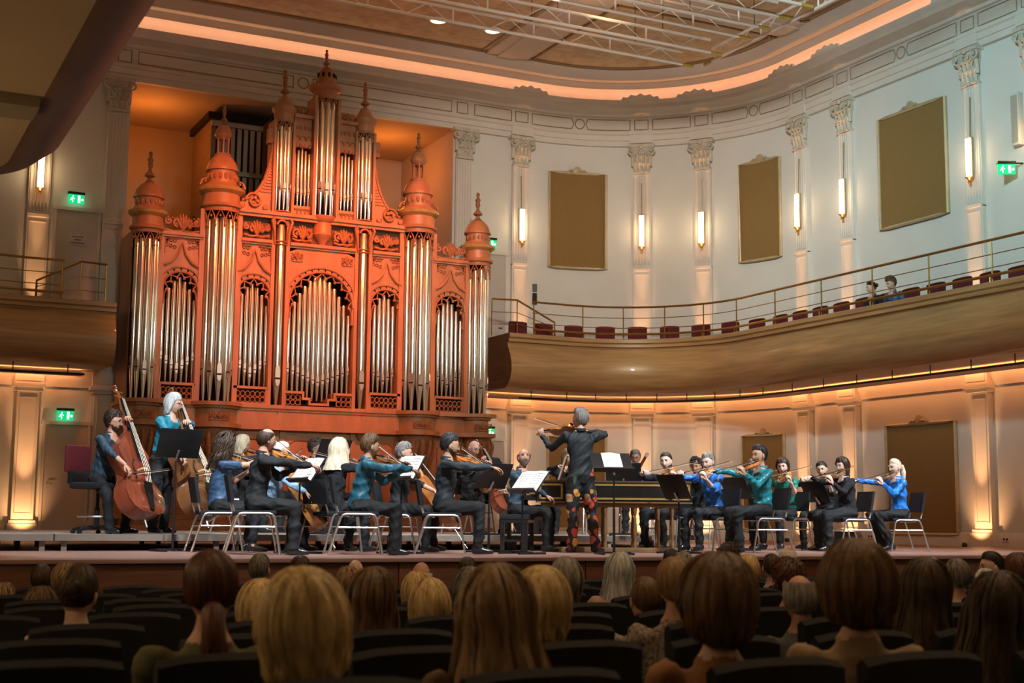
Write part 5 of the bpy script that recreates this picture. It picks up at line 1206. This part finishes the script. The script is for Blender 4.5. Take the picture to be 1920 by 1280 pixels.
# ------------------------------------------------------------------ wardrobe
TR = cloth('black_trousers', (.007, .008, .010), .8, .3, 10, .3)
SHIRT = dict(navy=cloth('navy_shirt', (.018, .045, .075), .6), black=cloth('black_shirt', (.008, .010, .013), .75), charcoal=cloth('charcoal_shirt', (.014, .022, .028), .65), teal=cloth('teal_satin', (.015, .20, .25), .32, .5, 7, .25), petrol=cloth('petrol_shirt', (.015, .085, .13), .45, .45, 7, .3), turq=cloth('turquoise_jacket', (.012, .19, .28), .5, .3), sky=cloth('light_blue_shirt', (.20, .34, .52), .6), denim=cloth('steel_blue_blouse', (.035, .08, .16), .5), blue=cloth('blue_satin', (.03, .17, .56), .36, .5, 7, .25), green=cloth('green_blouse', (.008, .16, .11), .5, .3), aqua=cloth('pale_aqua_jacket', (.22, .46, .56), .6), fur=cloth('black_fluffy_knit', (.012, .013, .018), .95, .9, 40, .4), plaid=cloth('dark_green_shirt', (.012, .05, .045), .6), royal=cloth('royal_blue_satin', (.015, .17, .60), .38, .45, 7, .2))
def floral():
    m = bpy.data.materials.new('floral_trousers'); m.use_nodes = True; nt = m.node_tree; b = nt.nodes['Principled BSDF']; b.inputs['Roughness'].default_value = .6; L = nt.links.new
    tc = nt.nodes.new('ShaderNodeTexCoord'); ns = nt.nodes.new('ShaderNodeTexNoise'); ns.inputs['Scale'].default_value = 14; mx = nt.nodes.new('ShaderNodeMix'); mx.data_type = 'VECTOR'; mx.inputs[0].default_value = .06
    v = nt.nodes.new('ShaderNodeTexVoronoi'); v.inputs['Scale'].default_value = 10; v.inputs['Randomness'].default_value = .9
    L(tc.outputs['Object'], ns.inputs['Vector']); L(tc.outputs['Object'], mx.inputs[4]); L(ns.outputs['Color'], mx.inputs[5]); L(mx.outputs[1], v.inputs['Vector'])
    r = nt.nodes.new('ShaderNodeValToRGB'); r.color_ramp.interpolation = 'CONSTANT'; e = r.color_ramp.elements; e[0].color = (1, 1, 1, 1); e[1].position = .52; e[1].color = (0, 0, 0, 1)
    sp = nt.nodes.new('ShaderNodeSeparateColor'); c = nt.nodes.new('ShaderNodeValToRGB'); c.color_ramp.interpolation = 'CONSTANT'; e = c.color_ramp.elements; e[0].color = (.012, .018, .022, 1); e[1].position = .20; e[1].color = (.50, .055, .03, 1)
    for p, col in ((.52, (.60, .26, .03, 1)), (.66, (.05, .09, .06, 1)), (.78, (.58, .10, .10, 1)), (.90, (.50, .34, .16, 1))): q = e.new(p); q.color = col
    mm = nt.nodes.new('ShaderNodeMix'); mm.data_type = 'RGBA'; mm.inputs[6].default_value = (.010, .014, .018, 1)
    L(v.outputs['Distance'], r.inputs[0]); L(v.outputs['Color'], sp.inputs[0]); L(sp.outputs[0], c.inputs[0]); L(r.outputs[0], mm.inputs[0]); L(c.outputs[0], mm.inputs[7]); L(mm.outputs[2], b.inputs['Base Color']); return m
def LK(skin, top, hair, **k):
    d = dict(skin=SKINS[skin], top=SHIRT[top]); d.update(k)
    if hair: d['hair'] = hair
    return d
SC = -26.6     # screen-right as a world angle
def Z(x, y, z=0.0): return (x, y, z)

# ------------------------------------------------------------------ left half of the orchestra
def bassist(label, loc, heading, look, who, varn, pose, hip, **k):
    e = Vector((.03, .60, .15)); top = Vector((-.24, -.18, 1.58)); d = (top-e).normalized(); Mv = basis(e, d, (-.05, 1, .45)); Z_ = Mv.to_3x3() @ Vector((0, 0, 1))
    c = e+d*.48+Z_*.34; b = Vector((1, -.05, -.12)).normalized(); frog = c+b*.28; tip = c-b*.40
    kk = dict(hip=hip, handL=e+d*1.30+Z_*.20+Vector((-.03, .02, .0)), poleL=(-1, -.3, -.1), palmL=(.5, .4, -.3), hdirL=(.5, .6, .1), curlL=.8, handR=frog+Vector((.02, -.03, .05)), poleR=(1, -.4, -.2), hdirR=(-.2, .3, -.7))
    kk.update(k); p = person(label, loc, heading, look, pose=pose, **kk); Mw = wmat(loc, heading); strung('bass', varn, 'large %s double bass played by %s' % (varn if varn != 'red' else 'red-brown', who), Mw @ Mv, 'double basses'); bow(Mw @ frog, Mw @ tip, 'thick bass bow held by %s' % who, 1.5)
bassist('bearded man in a dark blue shirt perched on a high stool', Z(-5.63, -10.42, .19), SC-24, LK(1, 'navy', ('curly', 'dark'), beard='dark', glasses=1, hairx=dict(vol=.020, curl=.010)), 'the bearded man', 'red', 'sit', .69, sleeve='roll', lean=14, head=(14, -4, 0), kneeR=(.17, .26, .44), ankR=(.16, .30, .085), kneeL=(-.20, .24, .46), ankL=(-.24, .20, .085))
bassist('standing woman with a grey bob and turquoise jacket', Z(-4.94, -10.50, .19), SC-22, LK(0, 'turq', ('bob', 'silver'), glasses=1), 'the woman in turquoise', 'brown', 'stand', .93, lean=12, head=(16, -10, 0), heel=.02)
t = thing('bass_stool', 'tall black swivel stool with dark red backrest on the left riser', 'stool', (-5.66, -10.44, .19), math.radians(SC-24-90))
for k in range(5):
    a = k*2*PI/5; o = MB().tube([(0, 0, .075), (.16*math.cos(a), .16*math.sin(a), .07), (.29*math.cos(a), .29*math.sin(a), .045)], [.03, .025, .02], 6).obj('foot', BLACK, t); MB().lathe([(.02, 0), (.03, .01), (.03, .03), (.015, .04)], 8, (.29*math.cos(a), .29*math.sin(a), 0)).obj('glide', BLACK, o)
MB().lathe([(.035, .05), (.03, .3), (.022, .31), (.022, .54)], 10).obj('column', BLACK, t)
MB().tube([(.22*math.cos(a), .22*math.sin(a), .20) for a in [i*PI/10 for i in range(20)]], .012, 6, closed=True).obj('foot_ring', STEEL, t)
for k in range(4): MB().tube([(0, 0, .20), (.22*math.cos(k*PI/2), .22*math.sin(k*PI/2), .20)], .008, 5).obj('ring_spoke', STEEL, t)
MB().rbox(-.24, .24, -.24, .20, .525, .60, .03).obj('seat', BLKFAB, t); MB().rbox(-.21, .21, -.36, -.30, .72, 1.05, .03).obj('backrest', REDPL, t); MB().rbox(-.19, .19, -.32, -.24, .58, .74, .03).obj('back_shell', BLACK, t)

def seated(fn, label, xy, sh, look, who, z=0, **k):
    h = SC+sh; chair((xy[0], xy[1], z), h, who); return fn(label, Z(xy[0], xy[1], z), h, look, who, **k)
seated(violinist, 'woman with long dark curly hair and a steel blue blouse', (-4.55, -11.70), 22, LK(2, 'denim', ('longcurl', 'dark'), strands=800), 'the curly-haired woman', sleeve='short', heel=.03, bareankle=1, lean=4)
seated(violinist, 'blonde woman half hidden behind the curly-haired woman', (-3.56, -8.81), 12, LK(3, 'black', ('bob', 'pale')), 'the half-hidden blonde woman', z=.19)
seated(violinist, 'balding man in a black shirt seen from behind at the stage edge', (-4.45, -12.88), 14, LK(1, 'black', ('balding', 'dark'), strands=200), 'the balding man in front', stroke=.42, up=.22, lean=8, varn='honey', scale=1.03)
seated(violinist, 'young man with short fair hair behind the balding violinist', (-2.98, -8.45), -38, LK(0, 'black', ('tousled', 'light')), 'the young fair-haired man', z=.19, head=(10, -4, 0))
seated(cellist, 'white-haired man in a light blue shirt with a cello', (-3.86, -11.32), -8, LK(1, 'sky', ('crop', 'white')), 'the white-haired man', varn='honey', lean=16, head=(8, -14, 0))
seated(violinist, 'man with curly greying hair and glasses behind a black stand', (-2.33, -8.41), -45, LK(0, 'black', ('curly', 'saltpep'), glasses=1), 'the curly greying man', z=.19, kind='viola')
seated(violinist, 'musician with brown curls hidden behind the long-haired blonde', (-1.75, -7.75), 60, LK(0, 'black', ('curly', 'brown')), 'the hidden brown-curled musician', z=.19, kind='viola')
seated(violinist, 'woman with long white-blonde hair and a fluffy black top', (-3.22, -11.86), 48, LK(3, 'fur', ('longwide', 'pale'), strands=500, hairx=dict(vol=.034, drop=.20, flare=.30)), 'the long-haired blonde', head=(10, -4, 0))
seated(violinist, 'man with brown hair in a shiny petrol blue shirt', (-3.31, -12.99), 8, LK(2, 'petrol', ('quiff', 'brown'), strands=260), 'the man in petrol blue', stroke=.40, up=.22, varn='brown', lean=10)
seated(cellist, 'man with wavy grey hair playing an orange cello', (-2.26, -11.55), -6, LK(1, 'black', ('tousled', 'grey'), strands=260), 'the wavy-haired cellist', varn='amber', sleeve='roll', head=(8, -6, 0))
seated(violinist, 'dark-haired bearded man in a black shirt bowing in profile', (-2.15, -12.67), 2, LK(2, 'charcoal', ('quiff', 'raven'), beard='dark'), 'the dark-haired man in profile', stroke=.44, up=.16, varn='amber', lean=5, scale=1.04, head=(8, -8, 4))
seated(cellist, 'bald man with glasses playing a red cello near the organ', (-.39, -9.61), -38, LK(1, 'black', None, glasses=1, brow='grey'), 'the bald cellist', z=.19, varn='red', head=(-10, -16, 0))

# ------------------------------------------------------------------ conductor-violinist, harpsichord
FL = floral()
violinist('standing violinist seen from behind in dark jacket and floral trousers', Z(-.10, -12.30), SC+104, dict(skin=SKINS[0], top=SHIRT['charcoal'], legs=FL, hair=('tousled', 'grey'), strands=320, hairx=dict(vol=.026, tb=130)), 'the standing violinist', varn='amber', pose='stand', vdir=(-.66, .75, -.10), bdir=(.96, .10, -.24), lean=2, stroke=.34, poleR=(1, -.15, -.10), build=1.06, longtop=1, torso=1.10, hip=.96, kneeR=(.15, .06, .52), ankR=(.20, .02, .085), kneeL=(-.10, .02, .52), ankL=(-.12, -.05, .085), toeR=(.9, .6, 0), head=(36, 2, 4), bareankle=0, legw=1.12)
HB = -26.6
hp = thing('harpsichord', 'black harpsichord with gold-framed panels on a turned oak stand', 'harpsichord', (-.42, -11.73, 0), math.radians(HB))
L_, z0, z1 = 1.98, .635, .905
pl = [(0, 0), (L_, 0), (L_, .24), (L_-.35, .30), (L_-.8, .46), (L_-1.15, .72), (L_-1.35, .88), (0, .88)]
n = len(pl); mb = MB().add([(x, y, z0) for x, y in pl]+[(x, y, z1-.02) for x, y in pl], [tuple(range(n-1, -1, -1)), tuple(range(n, 2*n))]+[(i, (i+1) % n, (i+1) % n+n, i+n) for i in range(n)]); mb.obj('case', CASEB, hp)
mb = MB().add([(x, y, z1-.02) for x, y in pl]+[(x, y, z1) for x, y in pl], [tuple(range(n-1, -1, -1)), tuple(range(n, 2*n))]+[(i, (i+1) % n, (i+1) % n+n, i+n) for i in range(n)]); mb.obj('top_rim', mat('rim_wood', (.10, .06, .03), .4), hp)
MB().box(-.006, L_+.01, -.012, .0, z0-.012, z0+.004).obj('bottom_moulding', OAK, hp)
for x0, x1 in ((.03, .33), (.38, 1.68), (1.73, 1.96)):
    f = MB()
    for a, b, c, d in ((x0, x1, z0+.03, z0+.055), (x0, x1, z1-.065, z1-.04), (x0, x0+.025, z0+.03, z1-.04), (x1-.025, x1, z0+.03, z1-.04)): f.box(a, b, -.008, .0, c, d)
    f.obj('gold_band', GOLDL, hp)
kb = MB()
for i in range(30): kb.box(-.14, -.01, .06+i*.025, .083+i*.025, z0+.08, z0+.10)
kb.obj('keyboard', mat('bone_keys', (.62, .56, .42), .4), hp); MB().box(-.16, 0, .03, .84, z0+.02, z0+.08).obj('key_bed', CASEB, hp)
bal = [(.034, 0), (.040, .03), (.030, .06), (.020, .10), (.030, .13), (.036, .22), (.026, .34), (.018, .40), (.030, .43), (.034, .47), (.034, .52)]
leg = MB().lathe([(a_*.72, b_) for a_, b_ in bal], 10).mesh('turned_leg', OAK)
for x, ys in ((.12, (.06, .80)), (.50, (.06, .80)), (.88, (.06, .60)), (1.26, (.06, .42)), (1.56, (.06, .30)), (1.74, (.06, .22))):
    for y in ys: link('turned_leg', leg, hp, (x, y, .06))
for y, xe in ((.06, 1.82), (.55, .95)): MB().rbox(.06, xe, y-.04, y+.04, .0, .06, .01).obj('foot_rail', OAK, hp); MB().rbox(.06, xe, y-.035, y+.035, .57, .63, .008).obj('apron', OAK, hp)
M = Matrix.Translation((.30, .45, z1)) @ Matrix.Rotation(math.radians(18), 4, 'Y')
MB().box(-.012, .006, -.30, .30, .0, .30).xf(M).obj('music_desk', mat('desk_wood', (.40, .20, .06), .4, var=.15), hp)
s = thing('sheet_music', 'open score on the wooden desk of the harpsichord', 'sheet music'); s.matrix_world = Matrix.Translation((-.42, -11.73, 0)) @ Matrix.Rotation(math.radians(HB), 4, 'Z') @ M
MB().add([(-.014, -.26, .01), (-.03, 0, .01), (-.014, .26, .01), (-.014, -.26, .33), (-.03, 0, .33), (-.014, .26, .33)], [(0, 1, 4, 3), (1, 2, 5, 4)]).obj('pages', PAPER, s)
person('grey-bearded man in a navy shirt seated at the harpsichord', Z(-.54, -11.42), SC-10, LK(1, 'navy', ('bald', 'grey'), beard='grey', brow='grey'), handR=(.16, .42, .70), handL=(-.10, .42, .70), poleR=(1, -.3, -.6), poleL=(-1, -.3, -.6), lean=6, twist=-35, head=(-32, 10, 0))
t = thing('piano_bench', 'black padded bench under the harpsichord player', 'bench', (-.54, -11.42, 0), math.radians(SC-10-90))
MB().rbox(-.28, .28, -.19, .19, .40, .47, .02).obj('seat', BLKFAB, t); MB().box(-.27, .27, -.18, .18, .36, .40).obj('apron', BLACK, t)
for sx in (-1, 1):
    for sy in (-1, 1): MB().box(sx*.24-.025, sx*.24+.025, sy*.15-.025, sy*.15+.025, 0, .37).obj('leg', BLACK, t)
    MB().box(sx*.24-.012, sx*.24+.012, -.15, .15, .12, .15).obj('stretcher', BLACK, t)

# ------------------------------------------------------------------ right half of the orchestra
seated(violinist, 'woman with straight hair playing behind the front music stand', (1.30, -9.45), 262, LK(0, 'black', ('long', 'light')), 'the woman behind the front stand', z=.19, torso=.86)
p = person('grey-haired woman in a pale aqua jacket playing the bassoon', Z(3.05, -8.51, .19), SC+262, LK(1, 'aqua', ('short', 'grey'), glasses=1, hairx=dict(vol=.022)), handR=(.20, .22, .72), handL=(.0, .26, .98), poleR=(1, -.2, -.6), poleL=(-1, .1, -.6), lean=3, head=(0, -6, 0)); chair((3.05, -8.51, .19), SC+262, 'the bassoonist')
Mb = wmat((3.05, -8.51, .19), SC+262) @ basis((.24, .16, .50), (-.46, .12, .80), (0, 1, .1)); t = link('bassoon', None); t.matrix_world = Mb; tag(t, 'long dark red bassoon slanting across the woman in aqua', 'bassoon')
RW = mat('bassoon_maple', (.14, .035, .018), .3, coat=.4); MB().tube([(0, 0, 0), (0, .05, 0), (0, .5, 0), (0, .86, 0)], [.03, .034, .026, .022], 10).obj('long_joint', RW, t); MB().tube([(.05, .02, .0), (.048, .45, 0)], [.024, .018], 8).obj('wing_joint', RW, t)
MB().tube([(0, .84, 0), (0, .90, 0)], [.026, .030], 10).obj('bell', mat('ivory_ring', (.70, .62, .45), .4), t); MB().tube([(0, .895, 0), (0, .904, 0)], [.014, .014], 8).obj('bell_bore', EBONY, t); MB().tube([(.048, .44, 0), (.08, .52, .02), (.14, .50, .06), (.18, .46, .08)], .004, 5).obj('bocal', STEEL, t)
kk = MB()
for i in range(8): kk.ell((.0, .12+i*.08, .03), (.012, .012, .006), 7, 4)
kk.tube([(.012, .1, .03), (.012, .75, .026)], .003, 5); kk.obj('keys', STEEL, t)
seated(violinist, 'woman with a dark ponytail and low black top near the harpsichord', (1.68, -11.60), 232, LK(3, 'black', ('pony', 'dark')), 'the ponytailed woman', sleeve='roll', head=(14, -4, 4))
seated(violinist, 'dark curly-haired man looking over the woman in blue', (3.10, -10.20), 245, LK(2, 'black', ('curly', 'black')), 'the dark curly-haired man', kind='viola', head=(0, -4, 0))
seated(violinist, 'woman with grey pinned-up hair in a blue satin shirt', (2.20, -11.91), 214, LK(3, 'blue', ('updo', 'grey')), 'the woman in blue satin', sleeve='roll', varn='honey', lean=9, heel=.03, head=(16, -10, 4))
seated(violinist, 'grey-haired man in dark green behind the man in teal', (3.94, -10.53), 232, LK(0, 'plaid', ('tousled', 'grey'), glasses=1), 'the grey-haired man in green', kind='viola')
seated(violinist, 'young dark-haired man in a shiny teal shirt', (2.48, -12.62), 196, LK(2, 'teal', ('quiff', 'raven'), strands=260), 'the young man in teal', stroke=.50, varn='amber', lean=3, scale=1.05, head=(20, 0, 4))
seated(violinist, 'dark-haired woman in a green short-sleeved blouse', (3.95, -11.21), 226, LK(3, 'green', ('bob', 'dark'), hairx=dict(vol=.016, drop=.06)), 'the woman in green', sleeve='short', varn='honey', heel=.03, bareankle=1)
seated(violinist, 'smiling black-haired woman in black beside the fuzzy black sweater', (5.11, -10.67), 224, LK(0, 'black', ('bunback', 'black')), 'the smiling black-haired woman', sleeve='roll', varn='brown')
seated(violinist, 'woman with a brown bob and fuzzy black sweater', (4.49, -11.93), 196, LK(3, 'fur', ('bob', 'dark')), 'the woman in the black sweater', varn='brown', legw=1.2, stroke=.36, head=(18, -4, 4))
seated(violinist, 'pale blonde woman with a ponytail in a royal blue blouse', (5.43, -11.95), 190, LK(3, 'royal', ('pony', 'pale')), 'the blonde woman in royal blue', varn='brown', heel=.04, lean=4, stroke=.52, anky=.22, head=(16, -4, 4))

# music stands (position, facing of the reader, height of the desk foot)
stand((-4.95, -11.32, 0), SC-50, 1.08, 'facing the double basses', True, 24, .54, .36)
stand((-3.78, -12.36, 0), SC+38, .80, 'before the balding violinist', True, 34)
stand((-2.73, -10.30, .19), SC-45, .92, 'before the man with greying curls')
stand((-2.62, -12.55, 0), SC+38, .84, 'before the man in petrol blue', True, 30)
stand((-1.30, -12.15, 0), SC-48, .78, 'before the dark-haired man in profile')
stand((-.55, -10.35, .19), SC-35, .70, 'before the bald cellist')
stand((-1.20, -12.85, 0), SC+40, .72, 'left of the standing violinist', True, 40)
stand((-.14, -13.18, 0), SC+100, .98, 'right of the standing violinist', True, 46, single=True)
stand((1.00, -12.85, 0), SC+214, .68, 'at the tail of the harpsichord')
stand((1.55, -10.62, .19), SC+262, .72, 'before the bassoonist')
stand((2.95, -11.45, 0), SC+215, .72, 'beside the man in teal')
stand((4.58, -11.18, 0), SC+210, .70, 'before the smiling black-haired woman')

# small black stage monitors by the skirting
for x, y, nm in ((6.2, -9.9, 'behind the woman in the black sweater'), (.9, -9.0, 'behind the harpsichord stand')):
    t = thing('stage_monitor', 'small black floor box %s' % nm, 'monitor', (x, y, .19 if x < 3.7 else 0), math.radians(30))
    MB().prism([(-.20, 0), (.20, 0), (.20, .16), (.08, .26), (-.20, .26)], (-.17, .17)).obj('cabinet', BLACK, t); MB().box(-.02, .02, -.178, -.17, .05, .2).obj('grille', BLKFAB, t)

# ================================================================== BALCONY SEATS AND LISTENERS
def seat_master(name, m1, m2, hb, wb=.235):
    t = link(name, None); b = MB(); n = 6; vs = []
    for i in range(n+1):
        u = -1+2*i/n; x = u*wb; y = -.24-.025*(1-u*u); zt = hb-.02*abs(u)**3
        vs += [(x, y+.025, .34), (x, y-.03, .34), (x, y-.02, zt-.02), (x, y-.045, zt), (x, y-.075, zt-.02), (x, y-.075, .34)]
    fs = [(i*6+k, i*6+(k+1) % 6, (i+1)*6+(k+1) % 6, (i+1)*6+k) for i in range(n) for k in range(6)]+[tuple(range(5, -1, -1)), tuple(n*6+k for k in range(6))]
    b.add(vs, fs).obj('backrest', m1, t, smooth=50); MB().rbox(-.23, .23, -.22, .20, .34, .43, .025).obj('seat', m1, t)
    for sx in (-1, 1): MB().rbox(sx*.254-.020, sx*.254+.020, -.24, .14, .55, .59, .01).obj('armrest', m2, t); MB().box(sx*.254-.015, sx*.254+.015, -.20, .05, 0, .56).obj('side_panel', m2, t)
    return t
BS0 = seat_master('balcony_chair', REDPL, mat('seat_wood_pale', (.45, .38, .30), .5), 1.07, .215); sb_ = A0+AL+(7.65-RC); first = True
ORD = ['first', 'second', 'third', 'fourth', 'fifth', 'sixth', 'seventh', 'eighth', 'ninth', 'tenth', 'eleventh', 'twelfth', 'thirteenth', 'fourteenth', 'fifteenth', 'sixteenth', 'seventeenth', 'eighteenth', 'nineteenth', 'twentieth', 'twenty-first', 'twenty-second', 'twenty-third', 'twenty-fourth', 'twenty-fifth', 'twenty-sixth']
off = 1.02; slist = [5.15]
while slist[-1] < A0+AL+8.5: slist.append(slist[-1]+(.87 if A0-.3 < slist[-1] < A0+AL-.3 else .645))
ks = min(range(len(slist)), key=lambda i: abs(slist[i]-sb_)); sh = sb_-slist[ks]; slist = [s+sh for s in slist]
for i, s in enumerate(slist):
    p = wp(s, off); nn = wn(s); rz = math.atan2(nn.y, nn.x)-PI/2
    o = BS0 if first else dup(BS0); o.location = (p.x, p.y, 3.65); o.rotation_euler = (0, 0, rz); first = False
    tag(o, 'dark red plush balcony seat, %s from the organ end of the right balcony' % ORD[i], 'seat', 'red seats on the right balcony')
p = wp(-6.3, off); nn = wn(-6.3); o = dup(BS0); o.location = (p.x, p.y, 3.65); o.rotation_euler = (0, 0, math.atan2(nn.y, nn.x)-PI/2); tag(o, 'dark red plush seat at the left edge on the left balcony', 'seat')
for s, lab, lk, kw in ((slist[ks], 'dark-haired woman in black seated on the right balcony', LK(0, 'black', ('bunback', 'dark')), dict(head=(-22, -12, 0))), (slist[ks+1], 'curly-haired listener in a grey-blue top leaning on the balcony ledge', LK(0, 'denim', ('curly', 'brown')), dict(lean=18, head=(-10, -20, 0)))):
    p = wp(s, off); nn = wn(s); person(lab, (p.x, p.y, 3.65), math.degrees(math.atan2(nn.y, nn.x)), lk, scale=.94, **kw)

# ================================================================== THE STALLS
ST0 = seat_master('stalls_chair', BLKFAB, BLACK, 1.0); stf = True
AUD = [
 (-7.49, 7, -.070, 'light', 'tousled', 'fluffy fair-haired listener at the far left edge', 'grey'), (-6.99, 9, -.002, 'dark', 'short', 'dark-haired listener far left close to the stage', 'black'), (-6.95, 8, .039, 'light', 'tousled', 'listener with fluffy light brown hair on the left', 'black'),
 (-7.37, 6, -.047, 'brown', 'long', 'long brown-haired listener in beige on the far left', 'beige'), (-7.59, 3, .178, 'dark', 'bunback', 'woman with dark pinned hair and cream shoulders on the left', 'cream'), (-7.46, 1, .281, 'red', 'lowpony', 'large dark auburn ponytailed head left of the blonde bob', 'olive'),
 (-5.45, 8, .102, 'saltpep', 'short', 'man with short grey-black hair at the stage front, left', 'black'), (-4.82, 9, .062, 'dark', 'short', 'dark short-haired head against the stage front above the blonde bob', 'black'), (-6.77, 3, .104, 'blonde', 'bob', 'streaky blonde head just left of the big blonde bob', 'olive'),
 (-7.44, 0, .254, 'blonde', 'bigbob', 'large blonde bob in the nearest row, left of centre', 'cream'), (-4.30, 9, .027, None, 'none', 'bald reddish head close to the stage front', 'black'), (-5.03, 7, .022, 'light', 'tousled', 'fair curly head just below the bald one', 'grey'),
 (-6.55, 2, .189, 'brown', 'long', 'brown half-tied hair just right of the big blonde bob', 'black'), (-4.43, 7, .070, 'white', 'bald', 'balding white-haired head in front of the stage centre-left', 'grey'), (-5.21, 5, .060, 'blonde', 'bob', 'blonde head below the balding white-haired man', 'black'),
 (-5.90, 3, .099, 'blonde', 'bob', 'bright blonde bob in the middle distance left of centre', 'black'), (-3.20, 9, .042, 'dark', 'short', 'dark head touching the stage front near the centre', 'black'), (-5.27, 4, .120, 'saltpep', 'bob', 'grey-brown bob peeping out behind the long fair hair', 'black'),
 (-6.85, 0, .261, 'light', 'longwide', 'long straight fair-brown hair in the nearest row, centre', 'brown'), (-6.22, 1, .221, 'blonde', 'bob', 'blonde bob just right of the long fair-brown hair', 'leopard'), (-4.63, 4, .174, 'grey', 'bob', 'grey-brown hair with an olive top right of centre', 'olive'),
 (-3.71, 5, .180, 'silver', 'long', 'listener with long silver hair under the standing violinist', 'pink'), (-4.64, 3, .093, 'brown', 'crop', 'man with cropped reddish hair right of centre', 'leopard'), (-5.04, 2, .224, 'light', 'short', 'fair short-haired head just left of the big brown bob', 'leopard'),
 (-1.53, 8, .134, 'black', 'short', 'black-haired head at the stage front below the harpsichord', 'black'), (-2.00, 7, .125, 'grey', 'tousled', 'grey fluffy head below the harpsichord tail', 'grey'), (-6.06, 0, .291, 'brown', 'bigbob', 'large brown bob in the nearest row, right of centre', 'skin'),
 (-.88, 8, .179, 'dark', 'curly', 'dark curly head at the stage front below the man in teal', 'black'), (-2.14, 6, .132, 'grey', 'short', 'short grey head behind the dark curly one', 'grey'), (-2.64, 5, .159, 'blonde', 'short', 'short blonde head right of the big brown bob', 'cream'),
 (-1.07, 7, .113, 'dark', 'crop', 'dark cropped man right of the short blonde head', 'sky'), (-.19, 8, .168, 'white', 'balding', 'balding white-haired man at the stage front on the right', 'black'), (-2.98, 4, .147, 'red', 'curly', 'dark auburn curly head in the right middle distance', 'black'),
 (-4.31, 2, .148, 'grey', 'balding', 'balding grey old man with a dark collar', 'grey'), (-5.50, 0, .335, 'brown', 'bigbob', 'tall brown bob with a beige top in the nearest row', 'beige'), (-4.35, 1, .245, 'dark', 'long', 'dark brown long-haired head right of the beige top', 'black'),
 (-.05, 6, .103, 'silver', 'short', 'silver head far right close to the stage', 'grey'), (-1.52, 4, .150, 'saltpep', 'short', 'grey-black head with a blue shirt on the right', 'sky'), (-.25, 5, .176, 'black', 'short', 'black-haired man turned left near the right edge', 'black'),
 (-2.16, 3, .116, 'silver', 'short', 'light grey head just below the black-haired man at right', 'grey'), (-4.85, 0, .224, 'dark', 'longwide', 'large dark-haired head at the bottom right corner', 'black'), (-2.83, 2, .239, 'red', 'short', 'reddish short-haired head cut off by the right edge', 'black')]
ATOP = dict(grey=cloth('grey_top', (.10, .10, .11)), black=SHIRT['black'], beige=cloth('beige_top', (.32, .24, .15)), cream=cloth('cream_top', (.45, .40, .30)), olive=cloth('olive_top', (.10, .095, .045)), brown=cloth('brown_top', (.10, .06, .03)), leopard=mat('mottled_blouse', (.05, .04, .03), .8, scale=60, col2=(.42, .36, .30)), pink=cloth('dusty_pink_top', (.42, .27, .26)), sky=SHIRT['sky'], skin=cloth('orange_brown_top', (.26, .12, .05)))
ROWY = [-23.75+.9*k for k in range(10)]; rowx = {r: [] for r in range(10)}
for i, (x, r, zt, hc, sty, lab, top) in enumerate(AUD):
    y = ROWY[r]; fz = floor_z(y); h = zt-fz; vol = STY[sty].get('vol', .01) if sty != 'none' else 0
    st_h = .276+vol*.9; tor = (h-.46-st_h)/.497; hip = .46
    if tor < .86: hip = .46-(.86-tor)*.497; tor = .86
    if tor > 1.08: hip = .46+(tor-1.08)*.497; tor = 1.08
    lk = dict(skin=SKINS[i % 2], top=ATOP[top], legs=TR, noface=(lab.find('turned') < 0), strands=900 if r < 2 else (420 if r < 5 else 200))
    if hc: lk['hair'] = (sty, hc); lk['hairx'] = dict(drop=.10) if sty == 'bigbob' and hc == 'blonde' else {}
    hd = 60-90 if False else 0
    person(lab, (x, y, fz), 68+((i*37) % 17)-8 if 'turned' not in lab else 150, lk, pose='bust', hip=hip, torso=tor, lean=1, vox=.022, head=(((i*53) % 21)-10, 0, ((i*29) % 9)-4), headfwd=.015)
    rowx[r].append((x, lab))
for r in range(10):
    y = ROWY[r]; fz = floor_z(y); xs = sorted(rowx[r]); pos = []; lo, hi = -8.9, (-3.9 if r == 0 else -3.0+.75*r)
    edges = [(lo, None)]+xs+[(hi, None)]
    pos += [(x, l) for x, l in xs]
    for (a, la), (b, lb) in zip(edges[:-1], edges[1:]):
        g0 = a if la is None else a+.28; g1 = b if lb is None else b-.28; n = int((g1-g0)/.562)
        for k in range(n): pos.append((g0+(g1-g0)*(k+.5)/n if n else 0, None))
    pos.sort(); c = 0
    for j, (x, l) in enumerate(pos):
        o = ST0 if stf else dup(ST0); stf = False; o.location = (x, y, fz); o.rotation_euler = (0, 0, 0)
        if l: tag(o, 'black stalls seat of the %s' % ' '.join(l.replace(',', '').split()[:9]), 'seat', 'black stalls seats')
        else:
            tag(o, 'empty black stalls seat, %s along the %s row from the stage' % (ORD[j], ORD[9-r]), 'seat', 'black stalls seats')
finish_people()
